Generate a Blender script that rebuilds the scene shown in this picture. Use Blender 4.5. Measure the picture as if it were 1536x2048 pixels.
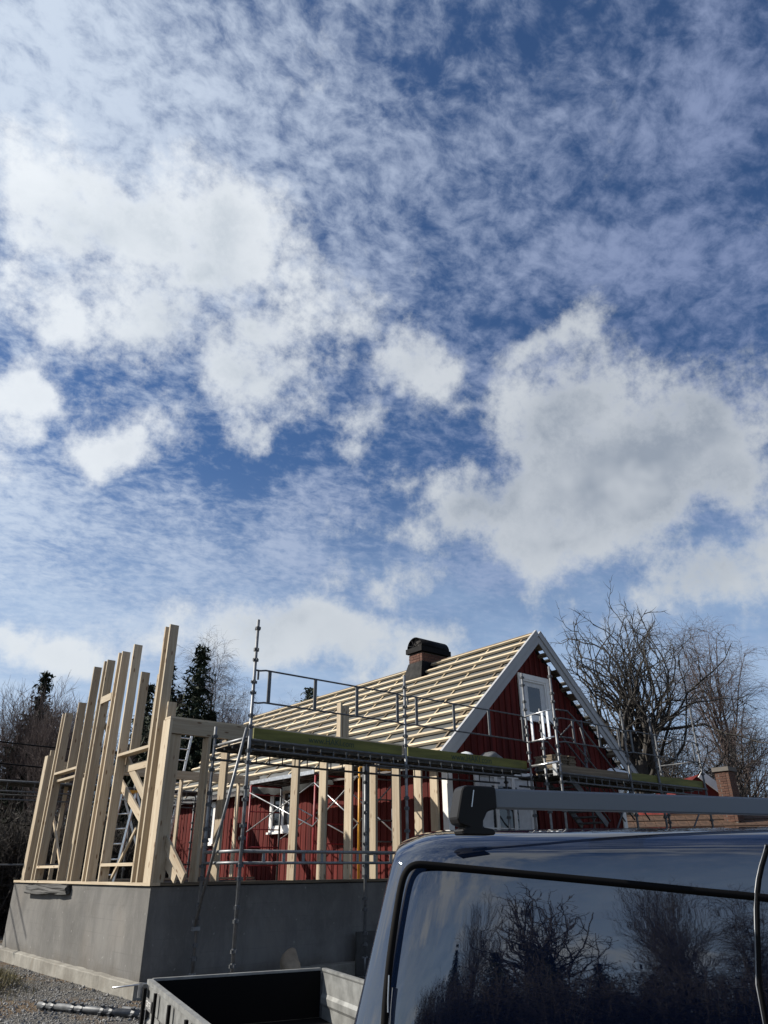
import bpy, bmesh, math, random
import numpy as np
from mathutils import Vector, Matrix, Euler

for o in list(bpy.data.objects):
    bpy.data.objects.remove(o)
scene = bpy.context.scene
COL = scene.collection
R = math.radians

# ------------------------------------------------------------------ camera
# World axes follow the house: +X runs along the gable, +Y along the ridge.
FPX, PITCH, ROLL, YAW = 1420.0, R(26.709), R(-0.453), R(39.714)
CAM = Vector((-4.7526, -11.0235, 1.55))
fw = Vector((math.sin(YAW) * math.cos(PITCH), math.cos(YAW) * math.cos(PITCH), math.sin(PITCH)))
rt0 = Vector((math.cos(YAW), -math.sin(YAW), 0))
up0 = rt0.cross(fw)
rt = rt0 * math.cos(ROLL) + up0 * math.sin(ROLL)
up = -rt0 * math.sin(ROLL) + up0 * math.cos(ROLL)
cd = bpy.data.cameras.new('camera')
cam = bpy.data.objects.new('camera', cd)
COL.objects.link(cam)
cd.sensor_fit = 'HORIZONTAL'
cd.sensor_width = 36
cd.lens = 36 * FPX / 1536
cd.clip_start = 0.05
cd.clip_end = 2000
m = Matrix((rt, up, -fw)).transposed().to_4x4()
m.translation = CAM
cam.matrix_world = m
scene.camera = cam
scene.render.resolution_x = 768
scene.render.resolution_y = 1024
F2 = Vector((math.sin(YAW), math.cos(YAW), 0))     # level forward
R2 = Vector((math.cos(YAW), -math.sin(YAW), 0))    # level right


def ray(px, py):
    return rt * ((px - 768) / FPX) - up * ((py - 1024) / FPX) + fw


def PX(px, py, ax, val):
    """where the sight line through a photo pixel meets the plane axis=val"""
    d = ray(px, py)
    t = (val - CAM[ax]) / d[ax]
    return CAM + d * t


def CD(r, d, z):
    """a point r metres right of and d metres ahead of the camera, at height z"""
    p = CAM + R2 * r + F2 * d
    return Vector((p.x, p.y, z))


def PD(px, py, d):
    """a point on a sight line at level distance d"""
    v = ray(px, py)
    return CAM + v * (d / (v.x * F2.x + v.y * F2.y))


# ------------------------------------------------------------------ light
SUN_AZ, SUN_EL = YAW + R(-86), R(34)
sdir = Vector((math.sin(SUN_AZ) * math.cos(SUN_EL), math.cos(SUN_AZ) * math.cos(SUN_EL), math.sin(SUN_EL)))
sl = bpy.data.lights.new('sun', 'SUN')
sl.energy = 5.0
sl.angle = R(0.6)
sl.color = (1.0, 0.93, 0.82)
so = bpy.data.objects.new('sun', sl)
COL.objects.link(so)
so.rotation_euler = sdir.to_track_quat('Z', 'Y').to_euler()
so.location = (-8, 10, 30)

vs = scene.view_settings
vs.view_transform = 'Standard'
vs.look = 'None'
vs.exposure = 0.6
vs.gamma = 1.0
vs.use_curve_mapping = False

# ------------------------------------------------------------------ node helper


class NT:
    def __init__(s, tree):
        s.t = tree
        s.n = tree.nodes
        s.l = tree.links

    def put(s, sock, v):
        if v is None:
            return
        if hasattr(v, 'links') or isinstance(v, bpy.types.NodeSocket):
            s.l.new(v, sock)
        else:
            sock.default_value = v

    def m(s, op, a, b=None, c=None, clamp=False):
        n = s.n.new('ShaderNodeMath')
        n.operation = op
        n.use_clamp = clamp
        for i, v in enumerate((a, b, c)):
            s.put(n.inputs[i], v)
        return n.outputs[0]

    def vm(s, op, a, b=None, scale=None):
        n = s.n.new('ShaderNodeVectorMath')
        n.operation = op
        s.put(n.inputs[0], a)
        s.put(n.inputs[1], b)
        if scale is not None:
            s.put(n.inputs['Scale'], scale)
        return n.outputs['Value'] if op in ('LENGTH', 'DOT_PRODUCT', 'DISTANCE') else n.outputs[0]

    def noise(s, vec, scale, detail=4, rough=0.55, dist=0.0, lac=2.0, out='Fac'):
        n = s.n.new('ShaderNodeTexNoise')
        s.put(n.inputs['Vector'], vec)
        s.put(n.inputs['Scale'], scale)
        n.inputs['Detail'].default_value = detail
        n.inputs['Roughness'].default_value = rough
        n.inputs['Distortion'].default_value = dist
        n.inputs['Lacunarity'].default_value = lac
        return n.outputs[out]

    def vor(s, vec, scale, feature='F1', out='Distance', rand=1.0):
        n = s.n.new('ShaderNodeTexVoronoi')
        n.feature = feature
        s.put(n.inputs['Vector'], vec)
        s.put(n.inputs['Scale'], scale)
        n.inputs['Randomness'].default_value = rand
        return n.outputs[out]

    def wave(s, vec, scale, dist=2, detail=2, bands='X', dscale=1.0, kind='BANDS'):
        n = s.n.new('ShaderNodeTexWave')
        n.wave_type = kind
        if kind == 'BANDS':
            n.bands_direction = bands
        else:
            n.rings_direction = bands
        s.put(n.inputs['Vector'], vec)
        n.inputs['Scale'].default_value = scale
        n.inputs['Distortion'].default_value = dist
        n.inputs['Detail'].default_value = detail
        n.inputs['Detail Scale'].default_value = dscale
        return n.outputs['Fac']

    def ss(s, v, a, b, lo=0.0, hi=1.0, kind='SMOOTHSTEP'):
        n = s.n.new('ShaderNodeMapRange')
        n.interpolation_type = kind
        n.clamp = True
        s.put(n.inputs['Value'], v)
        n.inputs['From Min'].default_value = a
        n.inputs['From Max'].default_value = b
        n.inputs['To Min'].default_value = lo
        n.inputs['To Max'].default_value = hi
        return n.outputs['Result']

    def mix(s, f, a, b, blend='MIX'):
        n = s.n.new('ShaderNodeMix')
        n.data_type = 'RGBA'
        n.blend_type = blend
        s.put(n.inputs['Factor'], f)
        for k, v in (('A', a), ('B', b)):
            sock = [i for i in n.inputs if i.name == k and i.type == 'RGBA'][0]
            if isinstance(v, (tuple, list)):
                v = tuple(v) + (1,) if len(v) == 3 else tuple(v)
            s.put(sock, v)
        return [o_ for o_ in n.outputs if o_.type == 'RGBA'][0]

    def mapping(s, vec, loc=(0, 0, 0), rot=(0, 0, 0), sc=(1, 1, 1), kind='POINT'):
        n = s.n.new('ShaderNodeMapping')
        n.vector_type = kind
        s.put(n.inputs['Vector'], vec)
        n.inputs['Location'].default_value = loc
        n.inputs['Rotation'].default_value = rot
        n.inputs['Scale'].default_value = sc
        return n.outputs[0]

    def coord(s, which='Object'):
        return s.n.new('ShaderNodeTexCoord').outputs[which]

    def rnd(s):
        return s.n.new('ShaderNodeObjectInfo').outputs['Random']

    def bump(s, h, strength=0.3, dist=0.01):
        n = s.n.new('ShaderNodeBump')
        n.inputs['Strength'].default_value = strength
        n.inputs['Distance'].default_value = dist
        s.put(n.inputs['Height'], h)
        return n.outputs[0]


# ------------------------------------------------------------------ sky with clouds
world = bpy.data.worlds.new('World')
scene.world = world
world.use_nodes = True
wt = world.node_tree
wt.nodes.clear()
W = NT(wt)
dirv = W.vm('NORMALIZE', W.coord('Generated'))
sx = wt.nodes.new('ShaderNodeSeparateXYZ')
wt.links.new(dirv, sx.inputs[0])
dz = W.m('MAXIMUM', sx.outputs[2], 0.0)
inv = W.m('DIVIDE', 1.0, W.m('ADD', dz, 0.16))
cx = wt.nodes.new('ShaderNodeCombineXYZ')
wt.links.new(W.m('MULTIPLY', sx.outputs[0], inv), cx.inputs[0])
wt.links.new(W.m('MULTIPLY', sx.outputs[1], inv), cx.inputs[1])
q = cx.outputs[0]                                   # a level cloud deck overhead
sky = wt.nodes.new('ShaderNodeTexSky')
sky.sky_type = 'NISHITA'
sky.sun_disc = False
sky.sun_elevation = SUN_EL
sky.sun_rotation = SUN_AZ % (2 * math.pi)
sky.air_density = 1.0
sky.dust_density = 0.6
sky.ozone_density = 2.2
blue = W.mix(1.0, sky.outputs[0], (0.68, 0.92, 1.22), 'MULTIPLY')
sunp = W.vm('DOT_PRODUCT', dirv, tuple(sdir))       # nearness to the sun
near = W.ss(sunp, 0.05, 0.93)
# thin rippled layer (altocumulus)
wv = W.noise(dirv, 7.0, 4, 0.6, out='Color')
dirw = W.vm('ADD', dirv, W.vm('SCALE', W.vm('SUBTRACT', wv, (0.5, 0.5, 0.5)), scale=0.12))
qs = W.mapping(q, rot=(0, 0, R(28)), sc=(1.0, 1.2, 1.0))
warp = W.noise(qs, 7.0, 3, 0.55, out='Color')
qw = W.vm('ADD', qs, W.vm('SCALE', W.vm('SUBTRACT', warp, (0.5, 0.5, 0.5)), scale=0.06))
nA = W.noise(qw, 17.0, 6, 0.66, 0.0)
nA2 = W.noise(qs, 4.0, 4, 0.55, 0.0)
cov = W.noise(W.vm('ADD', q, (3.1, 7.7, 0)), 1.3, 3, 0.5)
covb = W.m('ADD', W.m('MULTIPLY', W.m('SUBTRACT', cov, 0.52), 0.9), W.m('MULTIPLY', W.m('SUBTRACT', near, 0.40), 0.15))
nF = W.noise(qw, 34.0, 4, 0.62, 0.0)
nAt = W.m('ADD', W.m('ADD', W.m('MULTIPLY', nA, 0.70), W.m('MULTIPLY', nF, 0.36)), W.m('MULTIPLY', W.m('SUBTRACT', nA2, 0.5), 0.42))
# broad soft patches where the thin layer is denser
soft = None
for (bx, by, bw, bh, rot, wgt) in [(1400, 260, 130, 190, -25, 1.1), (1310, 520, 240, 120, -15, 1.1), (740, 550, 90, 80, 0, .8), (640, 1000, 150, 100, 20, .95), (370, 1040, 110, 130, 0, .9),
                                   (60, 1030, 180, 130, 0, 1.0), (570, 1110, 130, 90, 0, .9), (1000, 1120, 260, 60, 0, .9), (150, 230, 330, 230, 0, .45), (560, 250, 220, 200, 0, .4)]:
    f_ = ray(bx, by).normalized()
    r_ = f_.cross(Vector((0, 0, 1))).normalized()
    u_ = r_.cross(f_)
    a = R(rot)
    M = Matrix((r_ * math.cos(a) + u_ * math.sin(a), -r_ * math.sin(a) + u_ * math.cos(a), -f_)).transposed()
    k = ray(bx, by).length
    mp = W.mapping(dirw, tuple(f_), tuple(M.to_euler()), (bw / FPX / k * 1.3, bh / FPX / k * 1.3, bw / FPX / k), 'TEXTURE')
    v = W.m('MULTIPLY', W.ss(W.vm('LENGTH', mp), 1.15, 0.0), wgt)
    soft = v if soft is None else W.m('SMOOTH_MAX', soft, v, 0.2)
clear = None
for (bx, by, bw, bh, rot, wgt) in [(980, 90, 260, 130, 0, 1.0), (470, 960, 130, 120, 0, 1.0), (1080, 640, 240, 45, 10, .7), (120, 1080, 90, 40, 0, .5), (1130, 1170, 120, 35, 0, .9)]:
    f_ = ray(bx, by).normalized()
    r_ = f_.cross(Vector((0, 0, 1))).normalized()
    u_ = r_.cross(f_)
    M = Matrix((r_, u_, -f_)).transposed()
    k = ray(bx, by).length
    mp = W.mapping(dirw, tuple(f_), tuple(M.to_euler()), (bw / FPX / k * 1.3, bh / FPX / k * 1.3, bw / FPX / k), 'TEXTURE')
    v = W.m('MULTIPLY', W.ss(W.vm('LENGTH', mp), 1.15, 0.0), wgt)
    clear = v if clear is None else W.m('MAXIMUM', clear, v)
amt = W.m('SUBTRACT', W.m('MULTIPLY', soft, 0.26), W.m('MULTIPLY', clear, 0.19))
fA = W.ss(W.m('ADD', W.m('ADD', nAt, covb), amt), 0.30, 0.90)
colA = W.mix(near, (3.0, 3.8, 6.2), (8.8, 10.0, 11.6))
c1 = W.mix(W.m('MULTIPLY', fA, 0.92), blue, colA)
# heaped clouds: big masses with ragged edges
BL = [  # photo x, y, half width, half height, turn, weight
    (215, 480, 180, 130, 0, 1.05), (440, 520, 110, 125, 0, 1.05), (320, 650, 250, 120, 10, 1.1), (500, 745, 170, 70, -10, 1.0),
    (225, 890, 80, 42, 28, .62), (20, 805, 70, 95, 0, .9), (500, 845, 110, 45, 15, .9),
    (830, 740, 110, 70, 30, 1.0), (760, 830, 90, 70, 0, .95), (740, 930, 65, 75, 0, .85), (1080, 690, 85, 40, 25, .9),
    (950, 985, 200, 70, 12, 1.1), (880, 1000, 100, 45, 0, 1.0), (1120, 840, 150, 95, 15, 1.0), (1440, 900, 160, 100, 0, 1.05), (1250, 960, 250, 125, 0, 1.2), (1430, 830, 140, 100, 0, 1.0), (1140, 1060, 190, 55, -8, .95),
    (1460, 1140, 190, 100, 0, 1.0), (650, 730, 60, 30, 0, .7), (110, 640, 130, 90, 0, .9),
    (640, 1265, 175, 50, -5, 1.35), (750, 1170, 125, 45, 0, .9), (50, 1312, 75, 30, 0, .95), (890, 1285, 80, 35, 0, .7)]
field = None
for (bx, by, bw, bh, rot, wgt) in BL:
    f_ = ray(bx, by).normalized()
    r_ = f_.cross(Vector((0, 0, 1))).normalized()
    u_ = r_.cross(f_)
    a = R(rot)
    r2 = r_ * math.cos(a) + u_ * math.sin(a)
    u2 = -r_ * math.sin(a) + u_ * math.cos(a)
    k = ray(bx, by).length
    M = Matrix((r2, u2, -f_)).transposed()
    mp = W.mapping(dirw, tuple(f_), tuple(M.to_euler()), (bw / FPX / k * 1.1, bh / FPX / k * 1.1, bw / FPX / k), 'TEXTURE')
    v = W.m('MULTIPLY', W.m('SUBTRACT', wgt, W.vm('LENGTH', mp)), min(1.0, 0.25 + math.sqrt(bw * bh) / 170))
    v = W.m('MAXIMUM', v, -1.2)
    field = v if field is None else W.m('SMOOTH_MAX', field, v, 0.3)
# the same kind of cloud goes on all round the sky outside the picture
fdot = W.vm('DOT_PRODUCT', dirv, tuple(fw))
outside = W.ss(fdot, 0.78, 0.62)
nO = W.noise(W.vm('ADD', q, (11.3, 2.9, 0)), 0.85, 3, 0.5)
fO = W.m('SUBTRACT', W.m('MULTIPLY', W.m('SUBTRACT', nO, 0.60), 4.5), W.m('MULTIPLY', W.m('SUBTRACT', 1.0, outside), 3.0))
field = W.m('SMOOTH_MAX', field, fO, 0.2)
eN = W.noise(dirv, 10.0, 7, 0.67, 0.0)
eN2 = W.noise(dirv, 4.5, 3, 0.5, 0.0)
edge = W.m('ADD', W.m('MULTIPLY', W.m('SUBTRACT', eN, 0.5), 3.6), W.m('MULTIPLY', W.m('SUBTRACT', eN2, 0.5), 3.0))
fb = W.m('ADD', field, edge)
fB = W.ss(fb, -0.38, 0.66)
# shading: the far side from the sun and the bases are greyer
shift = tuple(sdir * 0.05 + Vector((0, 0, 0.03)))
sA = W.noise(dirv, 5.0, 4, 0.5)
sB = W.noise(W.vm('ADD', dirv, shift), 5.0, 4, 0.5)
under = W.ss(W.m('SUBTRACT', sB, sA), -0.13, 0.10)
thick = W.ss(W.m('ADD', field, W.m('MULTIPLY', edge, 0.6)), 0.10, 1.15)
lit = W.mix(near, (7.4, 7.9, 8.5), (11.6, 12.2, 12.8))
grey = W.mix(near, (3.9, 4.5, 5.4), (7.8, 8.7, 9.6))
colB = W.mix(W.m('MULTIPLY', thick, W.m('ADD', 0.2, W.m('MULTIPLY', under, 0.9))), lit, grey)
# pale veil low over the horizon
haze = W.m('MULTIPLY', W.ss(dz, 0.52, 0.14), W.m('ADD', 0.22, W.m('MULTIPLY', W.noise(W.mapping(q, rot=(0, 0, -YAW), sc=(1, 1.6, 1)), 3.0, 6, 0.62), 1.15)))
low = W.m('MINIMUM', haze, 0.85)
c2 = W.mix(low, c1, W.mix(near, (5.2, 6.9, 9.4), (8.0, 9.5, 11.4)))
c3 = W.mix(W.m('MULTIPLY', fB, 0.95), c2, W.mix(W.ss(dz, 0.45, 0.15, 0.0, 0.35), colB, (9.2, 9.9, 10.4)))
bg = wt.nodes.new('ShaderNodeBackground')
bg.inputs['Strength'].default_value = 0.052
wt.links.new(c3, bg.inputs['Color'])
wo = wt.nodes.new('ShaderNodeOutputWorld')
wt.links.new(bg.outputs[0], wo.inputs[0])

# ------------------------------------------------------------------ object helpers
WM = {}


def link(o, parent, mw):
    COL.objects.link(o)
    WM[o.name] = mw
    if parent is None:
        o.matrix_world = mw
    else:
        o.parent = parent
        o.matrix_parent_inverse = Matrix.Identity(4)
        o.matrix_basis = WM[parent.name].inverted() @ mw
    return o


def tag(o, label, cat, group=None):
    o['label'] = label
    o['category'] = cat
    if group:
        o['group'] = group
    return o


def thing(name, label, cat, loc=(0, 0, 0), group=None, rot=0.0):
    o = bpy.data.objects.new(name, None)
    o.empty_display_size = 0.2
    link(o, None, Matrix.Translation(Vector(loc)) @ Matrix.Rotation(rot, 4, 'Z'))
    return tag(o, label, cat, group)


def mesh(name, verts, faces, mat, smooth=False):
    me = bpy.data.meshes.new(name)
    me.from_pydata([tuple(v) for v in verts], [], faces)
    if mat:
        me.materials.append(mat)
    if smooth:
        me.polygons.foreach_set('use_smooth', [True] * len(me.polygons))
    me.update()
    return me


def obj(name, verts, faces, mat, parent=None, smooth=False, mw=None):
    o = bpy.data.objects.new(name, mesh(name, verts, faces, mat, smooth))
    return link(o, parent, mw or Matrix.Identity(4))


def put(name, me, parent, mw):
    return link(bpy.data.objects.new(name, me), parent, mw)


BOXF = [(0, 3, 2, 1), (4, 5, 6, 7), (0, 1, 5, 4), (1, 2, 6, 5), (2, 3, 7, 6), (3, 0, 4, 7)]


def boxv(x0, x1, y0, y1, z0, z1):
    return [(x0, y0, z0), (x1, y0, z0), (x1, y1, z0), (x0, y1, z0), (x0, y0, z1), (x1, y0, z1), (x1, y1, z1), (x0, y1, z1)]


def frame(p0, p1, upv=(0, 0, 1)):
    p0 = Vector(p0)
    z = Vector(p1) - p0
    L = z.length
    z.normalize()
    u = Vector(upv)
    if abs(u.normalized().dot(z)) > 0.98:
        u = Vector((0, 1, 0)) if abs(z.y) < 0.9 else Vector((1, 0, 0))
    x = u.cross(z).normalized()
    y = z.cross(x)
    M = Matrix((x, y, z)).transposed().to_4x4()
    M.translation = p0
    return M, L


MC = {}


def beam(name, p0, p1, w, h, mat, parent=None, upv=(0, 0, 1), off=(0, 0)):
    """timber of width w (sideways) and depth h (towards upv) from p0 to p1"""
    M, L = frame(p0, p1, upv)
    k = ('b', round(L, 3), round(w, 4), round(h, 4), mat.name, off)
    if k not in MC:
        MC[k] = mesh(name, boxv(-w / 2 + off[0], w / 2 + off[0], -h / 2 + off[1], h / 2 + off[1], 0, L), BOXF, mat)
    return put(name, MC[k], parent, M)


def box(name, x0, x1, y0, y1, z0, z1, mat, parent=None):
    """axis box, its mesh with the long side along local Z"""
    c = [(x0 + x1) / 2, (y0 + y1) / 2, (z0 + z1) / 2]
    s = [x1 - x0, y1 - y0, z1 - z0]
    a = s.index(max(s))
    p0, p1 = list(c), list(c)
    p0[a] -= s[a] / 2
    p1[a] += s[a] / 2
    if a == 2:
        return beam(name, p0, p1, s[0], s[1], mat, parent, (0, 1, 0))
    if a == 0:
        return beam(name, p0, p1, s[1], s[2], mat, parent, (0, 0, 1))
    return beam(name, p0, p1, s[0], s[2], mat, parent, (0, 0, 1))


def ringv(r, n, z, ph=0.0):
    return [(r * math.cos(2 * math.pi * i / n + ph), r * math.sin(2 * math.pi * i / n + ph), z) for i in range(n)]


def lathe(prof, n):
    v, f = [], []
    for r, z in prof:
        v += ringv(r, n, z)
    for k in range(len(prof) - 1):
        for i in range(n):
            j = (i + 1) % n
            f.append((k * n + i, k * n + j, (k + 1) * n + j, (k + 1) * n + i))
    f.append(tuple(reversed(range(n))))
    f.append(tuple(range((len(prof) - 1) * n, len(prof) * n)))
    return v, f


def tube(name, p0, p1, r, mat, parent=None, n=10):
    M, L = frame(p0, p1)
    k = ('t', round(L, 3), round(r, 4), n, mat.name)
    if k not in MC:
        v, f = lathe([(r, 0), (r, L)], n)
        MC[k] = mesh(name, v, f, mat, True)
    return put(name, MC[k], parent, M)


def polytube(name, pts, r, mat, parent=None, n=8):
    pts = [Vector(p) for p in pts]
    v, f = [], []
    up_ = Vector((0, 0, 1))
    for i, p in enumerate(pts):
        t = (pts[min(i + 1, len(pts) - 1)] - pts[max(i - 1, 0)]).normalized()
        x = up_.cross(t)
        if x.length < 0.05:
            x = Vector((1, 0, 0))
        x.normalize()
        y = t.cross(x)
        for j in range(n):
            a = 2 * math.pi * j / n
            v.append(p + x * (r * math.cos(a)) + y * (r * math.sin(a)))
    for i in range(len(pts) - 1):
        for j in range(n):
            k = (j + 1) % n
            f.append((i * n + j, i * n + k, (i + 1) * n + k, (i + 1) * n + j))
    f.append(tuple(reversed(range(n))))
    f.append(tuple(range((len(pts) - 1) * n, len(pts) * n)))
    return obj(name, v, f, mat, parent, True)


class MB:
    """collects several solids into one mesh"""

    def __init__(s):
        s.v, s.f = [], []

    def add(s, v, f, M=None):
        b = len(s.v)
        s.v += [tuple(M @ Vector(p)) if M else tuple(p) for p in v]
        s.f += [tuple(i + b for i in q_) for q_ in f]

    def box(s, *a, M=None):
        s.add(boxv(*a), BOXF, M)

    def beam(s, p0, p1, w, h, upv=(0, 0, 1)):
        M, L = frame(p0, p1, upv)
        s.add(boxv(-w / 2, w / 2, -h / 2, h / 2, 0, L), BOXF, M)

    def tube(s, p0, p1, r, n=8):
        M, L = frame(p0, p1)
        v, f = lathe([(r, 0), (r, L)], n)
        s.add(v, f, M)

    def build(s, name, mat, parent=None, smooth=False, mw=None):
        return obj(name, s.v, s.f, mat, parent, smooth, mw)


# ------------------------------------------------------------------ materials
def material(name):
    mt = bpy.data.materials.new(name)
    mt.use_nodes = True
    t = mt.node_tree
    b = t.nodes['Principled BSDF']
    return mt, NT(t), b


def simple(name, col, rough=0.6, metal=0.0, var=0.15, scale=6.0, bump=0.0, spec=None, bscale=None):
    mt, n, b = material(name)
    c = n.coord('Object')
    nz = n.noise(c, scale, 6, 0.6)
    dark = tuple(x * (1 - var) for x in col)
    light = tuple(min(1, x * (1 + var)) for x in col)
    cc = n.mix(n.ss(nz, 0.3, 0.7), dark, light)
    n.put(b.inputs['Base Color'], cc)
    n.put(b.inputs['Roughness'], n.ss(nz, 0.2, 0.8, rough * 0.85, min(1, rough * 1.12)))
    b.inputs['Metallic'].default_value = metal
    if spec is not None:
        b.inputs['Specular IOR Level'].default_value = spec
    if bump:
        n.put(b.inputs['Normal'], n.bump(n.noise(c, bscale or scale * 6, 6, 0.6), bump, 0.01))
    return mt


def timber(name, base, ring, knots=True, rough=0.65):
    mt, n, b = material(name)
    c = n.vm('ADD', n.coord('Object'), n.vm('SCALE', (17.0, 31.0, 53.0), scale=n.rnd()))
    g1 = n.noise(n.mapping(c, sc=(26, 26, 0.9)), 1.0, 5, 0.6, 0.3)
    g2 = n.noise(n.mapping(c, sc=(90, 90, 3.0)), 1.0, 3, 0.6)
    col = n.mix(n.ss(g1, 0.35, 0.68), base, ring)
    col = n.mix(n.m('MULTIPLY', n.ss(g2, 0.45, 0.75), 0.5), col, tuple(x * 0.62 for x in ring))
    blot = n.noise(n.mapping(c, sc=(3, 3, 0.7)), 1.0, 4, 0.6)
    col = n.mix(n.ss(blot, 0.5, 0.75, 0, 0.4), col, (0.36, 0.26, 0.16))
    if knots:
        kv = n.vor(n.mapping(c, sc=(11.0, 11.0, 3.4)), 1.0)
        col = n.mix(n.ss(kv, 0.19, 0.09, 0, 0.85), col, (0.13, 0.06, 0.025))
    hv = n.m('ADD', 0.66, n.m('MULTIPLY', n.rnd(), 0.44))
    col = n.mix(1.0, col, hv, 'MULTIPLY')
    n.put(b.inputs['Base Color'], col)
    b.inputs['Roughness'].default_value = rough
    b.inputs['Specular IOR Level'].default_value = 0.25
    n.put(b.inputs['Normal'], n.bump(g1, 0.25, 0.004))
    return mt


WOOD = timber('fresh_spruce_timber', (0.485, 0.415, 0.308), (0.395, 0.318, 0.226))
BATTEN = timber('roof_batten_timber', (0.64, 0.545, 0.395), (0.52, 0.42, 0.28), False)
OLDWOOD = timber('weathered_timber', (0.21, 0.17, 0.12), (0.12, 0.095, 0.07), False, 0.8)


def concrete_mat():
    mt, n, b = material('rendered_concrete')
    c = n.coord('Object')
    big = n.noise(c, 0.9, 6, 0.62, 0.4)
    st = n.noise(n.mapping(c, sc=(1.6, 1.6, 0.22)), 1.5, 6, 0.65, 0.3)
    brush = n.noise(n.mapping(c, rot=(0.5, 0.45, 0), sc=(9, 9, 3)), 1.0, 7, 0.75, 1.2)
    col = n.mix(n.ss(big, 0.3, 0.7), (0.096, 0.094, 0.090), (0.168, 0.164, 0.156))
    col = n.mix(n.ss(st, 0.42, 0.72, 0, 0.7), col, (0.108, 0.106, 0.104))
    col = n.mix(n.ss(brush, 0.45, 0.75, 0, 0.35), col, (0.215, 0.21, 0.202))
    warm = n.noise(n.vm('ADD', c, (4, 1, 8)), 0.7, 3, 0.5)
    col = n.mix(n.ss(warm, 0.5, 0.75, 0, 0.4), col, (0.205, 0.183, 0.16))
    # faint block courses telegraphing through the render, damp dirty foot, splashes
    pz = n.n.new('ShaderNodeSeparateXYZ')
    n.l.new(c, pz.inputs[0])
    crs = n.m('ABSOLUTE', n.m('SUBTRACT', n.m('FRACT', n.m('ADD', n.m('DIVIDE', pz.outputs[2], 0.2), n.m('MULTIPLY', n.noise(c, 1.2, 3, 0.5), 0.12))), 0.5))
    col = n.mix(n.m('MULTIPLY', n.ss(crs, 0.05, 0.0), n.ss(n.noise(c, 1.7, 3, 0.5), 0.4, 0.65, 0.0, 0.22)), col, (0.06, 0.058, 0.056))
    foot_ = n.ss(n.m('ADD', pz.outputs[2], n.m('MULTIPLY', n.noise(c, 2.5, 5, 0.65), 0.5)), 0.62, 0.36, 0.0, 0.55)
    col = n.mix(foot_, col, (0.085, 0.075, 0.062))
    sp = n.vor(n.vm('ADD', c, n.vm('SCALE', n.noise(c, 3, 2, 0.5, out='Color'), scale=0.2)), 5.0)
    col = n.mix(n.ss(sp, 0.10, 0.04, 0.0, 0.5), col, (0.30, 0.295, 0.285))
    n.put(b.inputs['Base Color'], col)
    b.inputs['Roughness'].default_value = 0.9
    b.inputs['Specular IOR Level'].default_value = 0.2
    h = n.m('ADD', n.m('MULTIPLY', brush, 0.8), n.m('MULTIPLY', n.noise(c, 60, 5, 0.7), 0.6))
    n.put(b.inputs['Normal'], n.bump(h, 0.55, 0.012))
    return mt


CONC = concrete_mat()


def footing_mat():
    mt, n, b = material('raw_footing_concrete')
    c = n.coord('Object')
    col = n.mix(n.ss(n.noise(c, 2.2, 7, 0.65, 0.5), 0.32, 0.7), (0.145, 0.136, 0.117), (0.255, 0.245, 0.217))
    drip = n.noise(n.mapping(c, sc=(7, 7, 0.9)), 1.0, 4, 0.6)
    col = n.mix(n.ss(drip, 0.56, 0.75, 0, 0.5), col, (0.19, 0.165, 0.13))
    n.put(b.inputs['Base Color'], col)
    b.inputs['Roughness'].default_value = 0.92
    n.put(b.inputs['Normal'], n.bump(n.noise(c, 24, 6, 0.7), 0.5, 0.012))
    return mt


FOOT = footing_mat()


def red_mat():
    mt, n, b = material('falu_red_paint')
    c = n.vm('ADD', n.coord('Object'), n.vm('SCALE', (13.0, 7.0, 29.0), scale=n.rnd()))
    g = n.noise(n.mapping(c, sc=(34, 34, 0.9)), 1.0, 6, 0.7, 0.2)
    bl = n.noise(n.mapping(c, sc=(3, 3, 0.6)), 1.0, 4, 0.6)
    col = n.mix(n.ss(bl, 0.3, 0.7), (0.060, 0.0098, 0.0092), (0.118, 0.0195, 0.0165))
    col = n.mix(n.ss(g, 0.60, 0.74, 0, 0.7), col, (0.27, 0.105, 0.075))
    col = n.mix(1.0, col, n.m('ADD', 0.75, n.m('MULTIPLY', n.rnd(), 0.45)), 'MULTIPLY')
    n.put(b.inputs['Base Color'], col)
    b.inputs['Roughness'].default_value = 0.85
    b.inputs['Specular IOR Level'].default_value = 0.15
    n.put(b.inputs['Normal'], n.bump(g, 0.35, 0.006))
    return mt


RED = red_mat()
WHITE = simple('white_paint', (0.72, 0.71, 0.69), 0.55, var=0.07, scale=3, bump=0.08)
BARGE = simple('grey_white_barge_paint', (0.32, 0.325, 0.335), 0.6, var=0.06, scale=2)
DARK = simple('dark_interior', (0.018, 0.016, 0.016), 0.9)
MEMBR = simple('grey_roof_underlay', (0.052, 0.057, 0.058), 0.7, var=0.18, scale=1.6, bump=0.25, bscale=4)
BLACKM = simple('black_sheet_metal', (0.006, 0.006, 0.007), 0.65, 0.0, var=0.2, spec=0.08)
STEEL = simple('galvanised_steel', (0.17, 0.178, 0.188), 0.5, 0.45, var=0.28, scale=9, bump=0.08)
DSTEEL = simple('dull_galvanised_steel', (0.085, 0.090, 0.097), 0.55, 0.4, var=0.3, scale=9, bump=0.08)
ALU = simple('aluminium', (0.60, 0.61, 0.62), 0.34, 0.9, var=0.12, scale=14)
REDST = simple('red_enamelled_steel', (0.24, 0.018, 0.026), 0.5, 0.0, var=0.25, scale=12)
YELST = simple('yellow_enamelled_steel', (0.50, 0.24, 0.018), 0.5, 0.0, var=0.2, scale=12)


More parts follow.
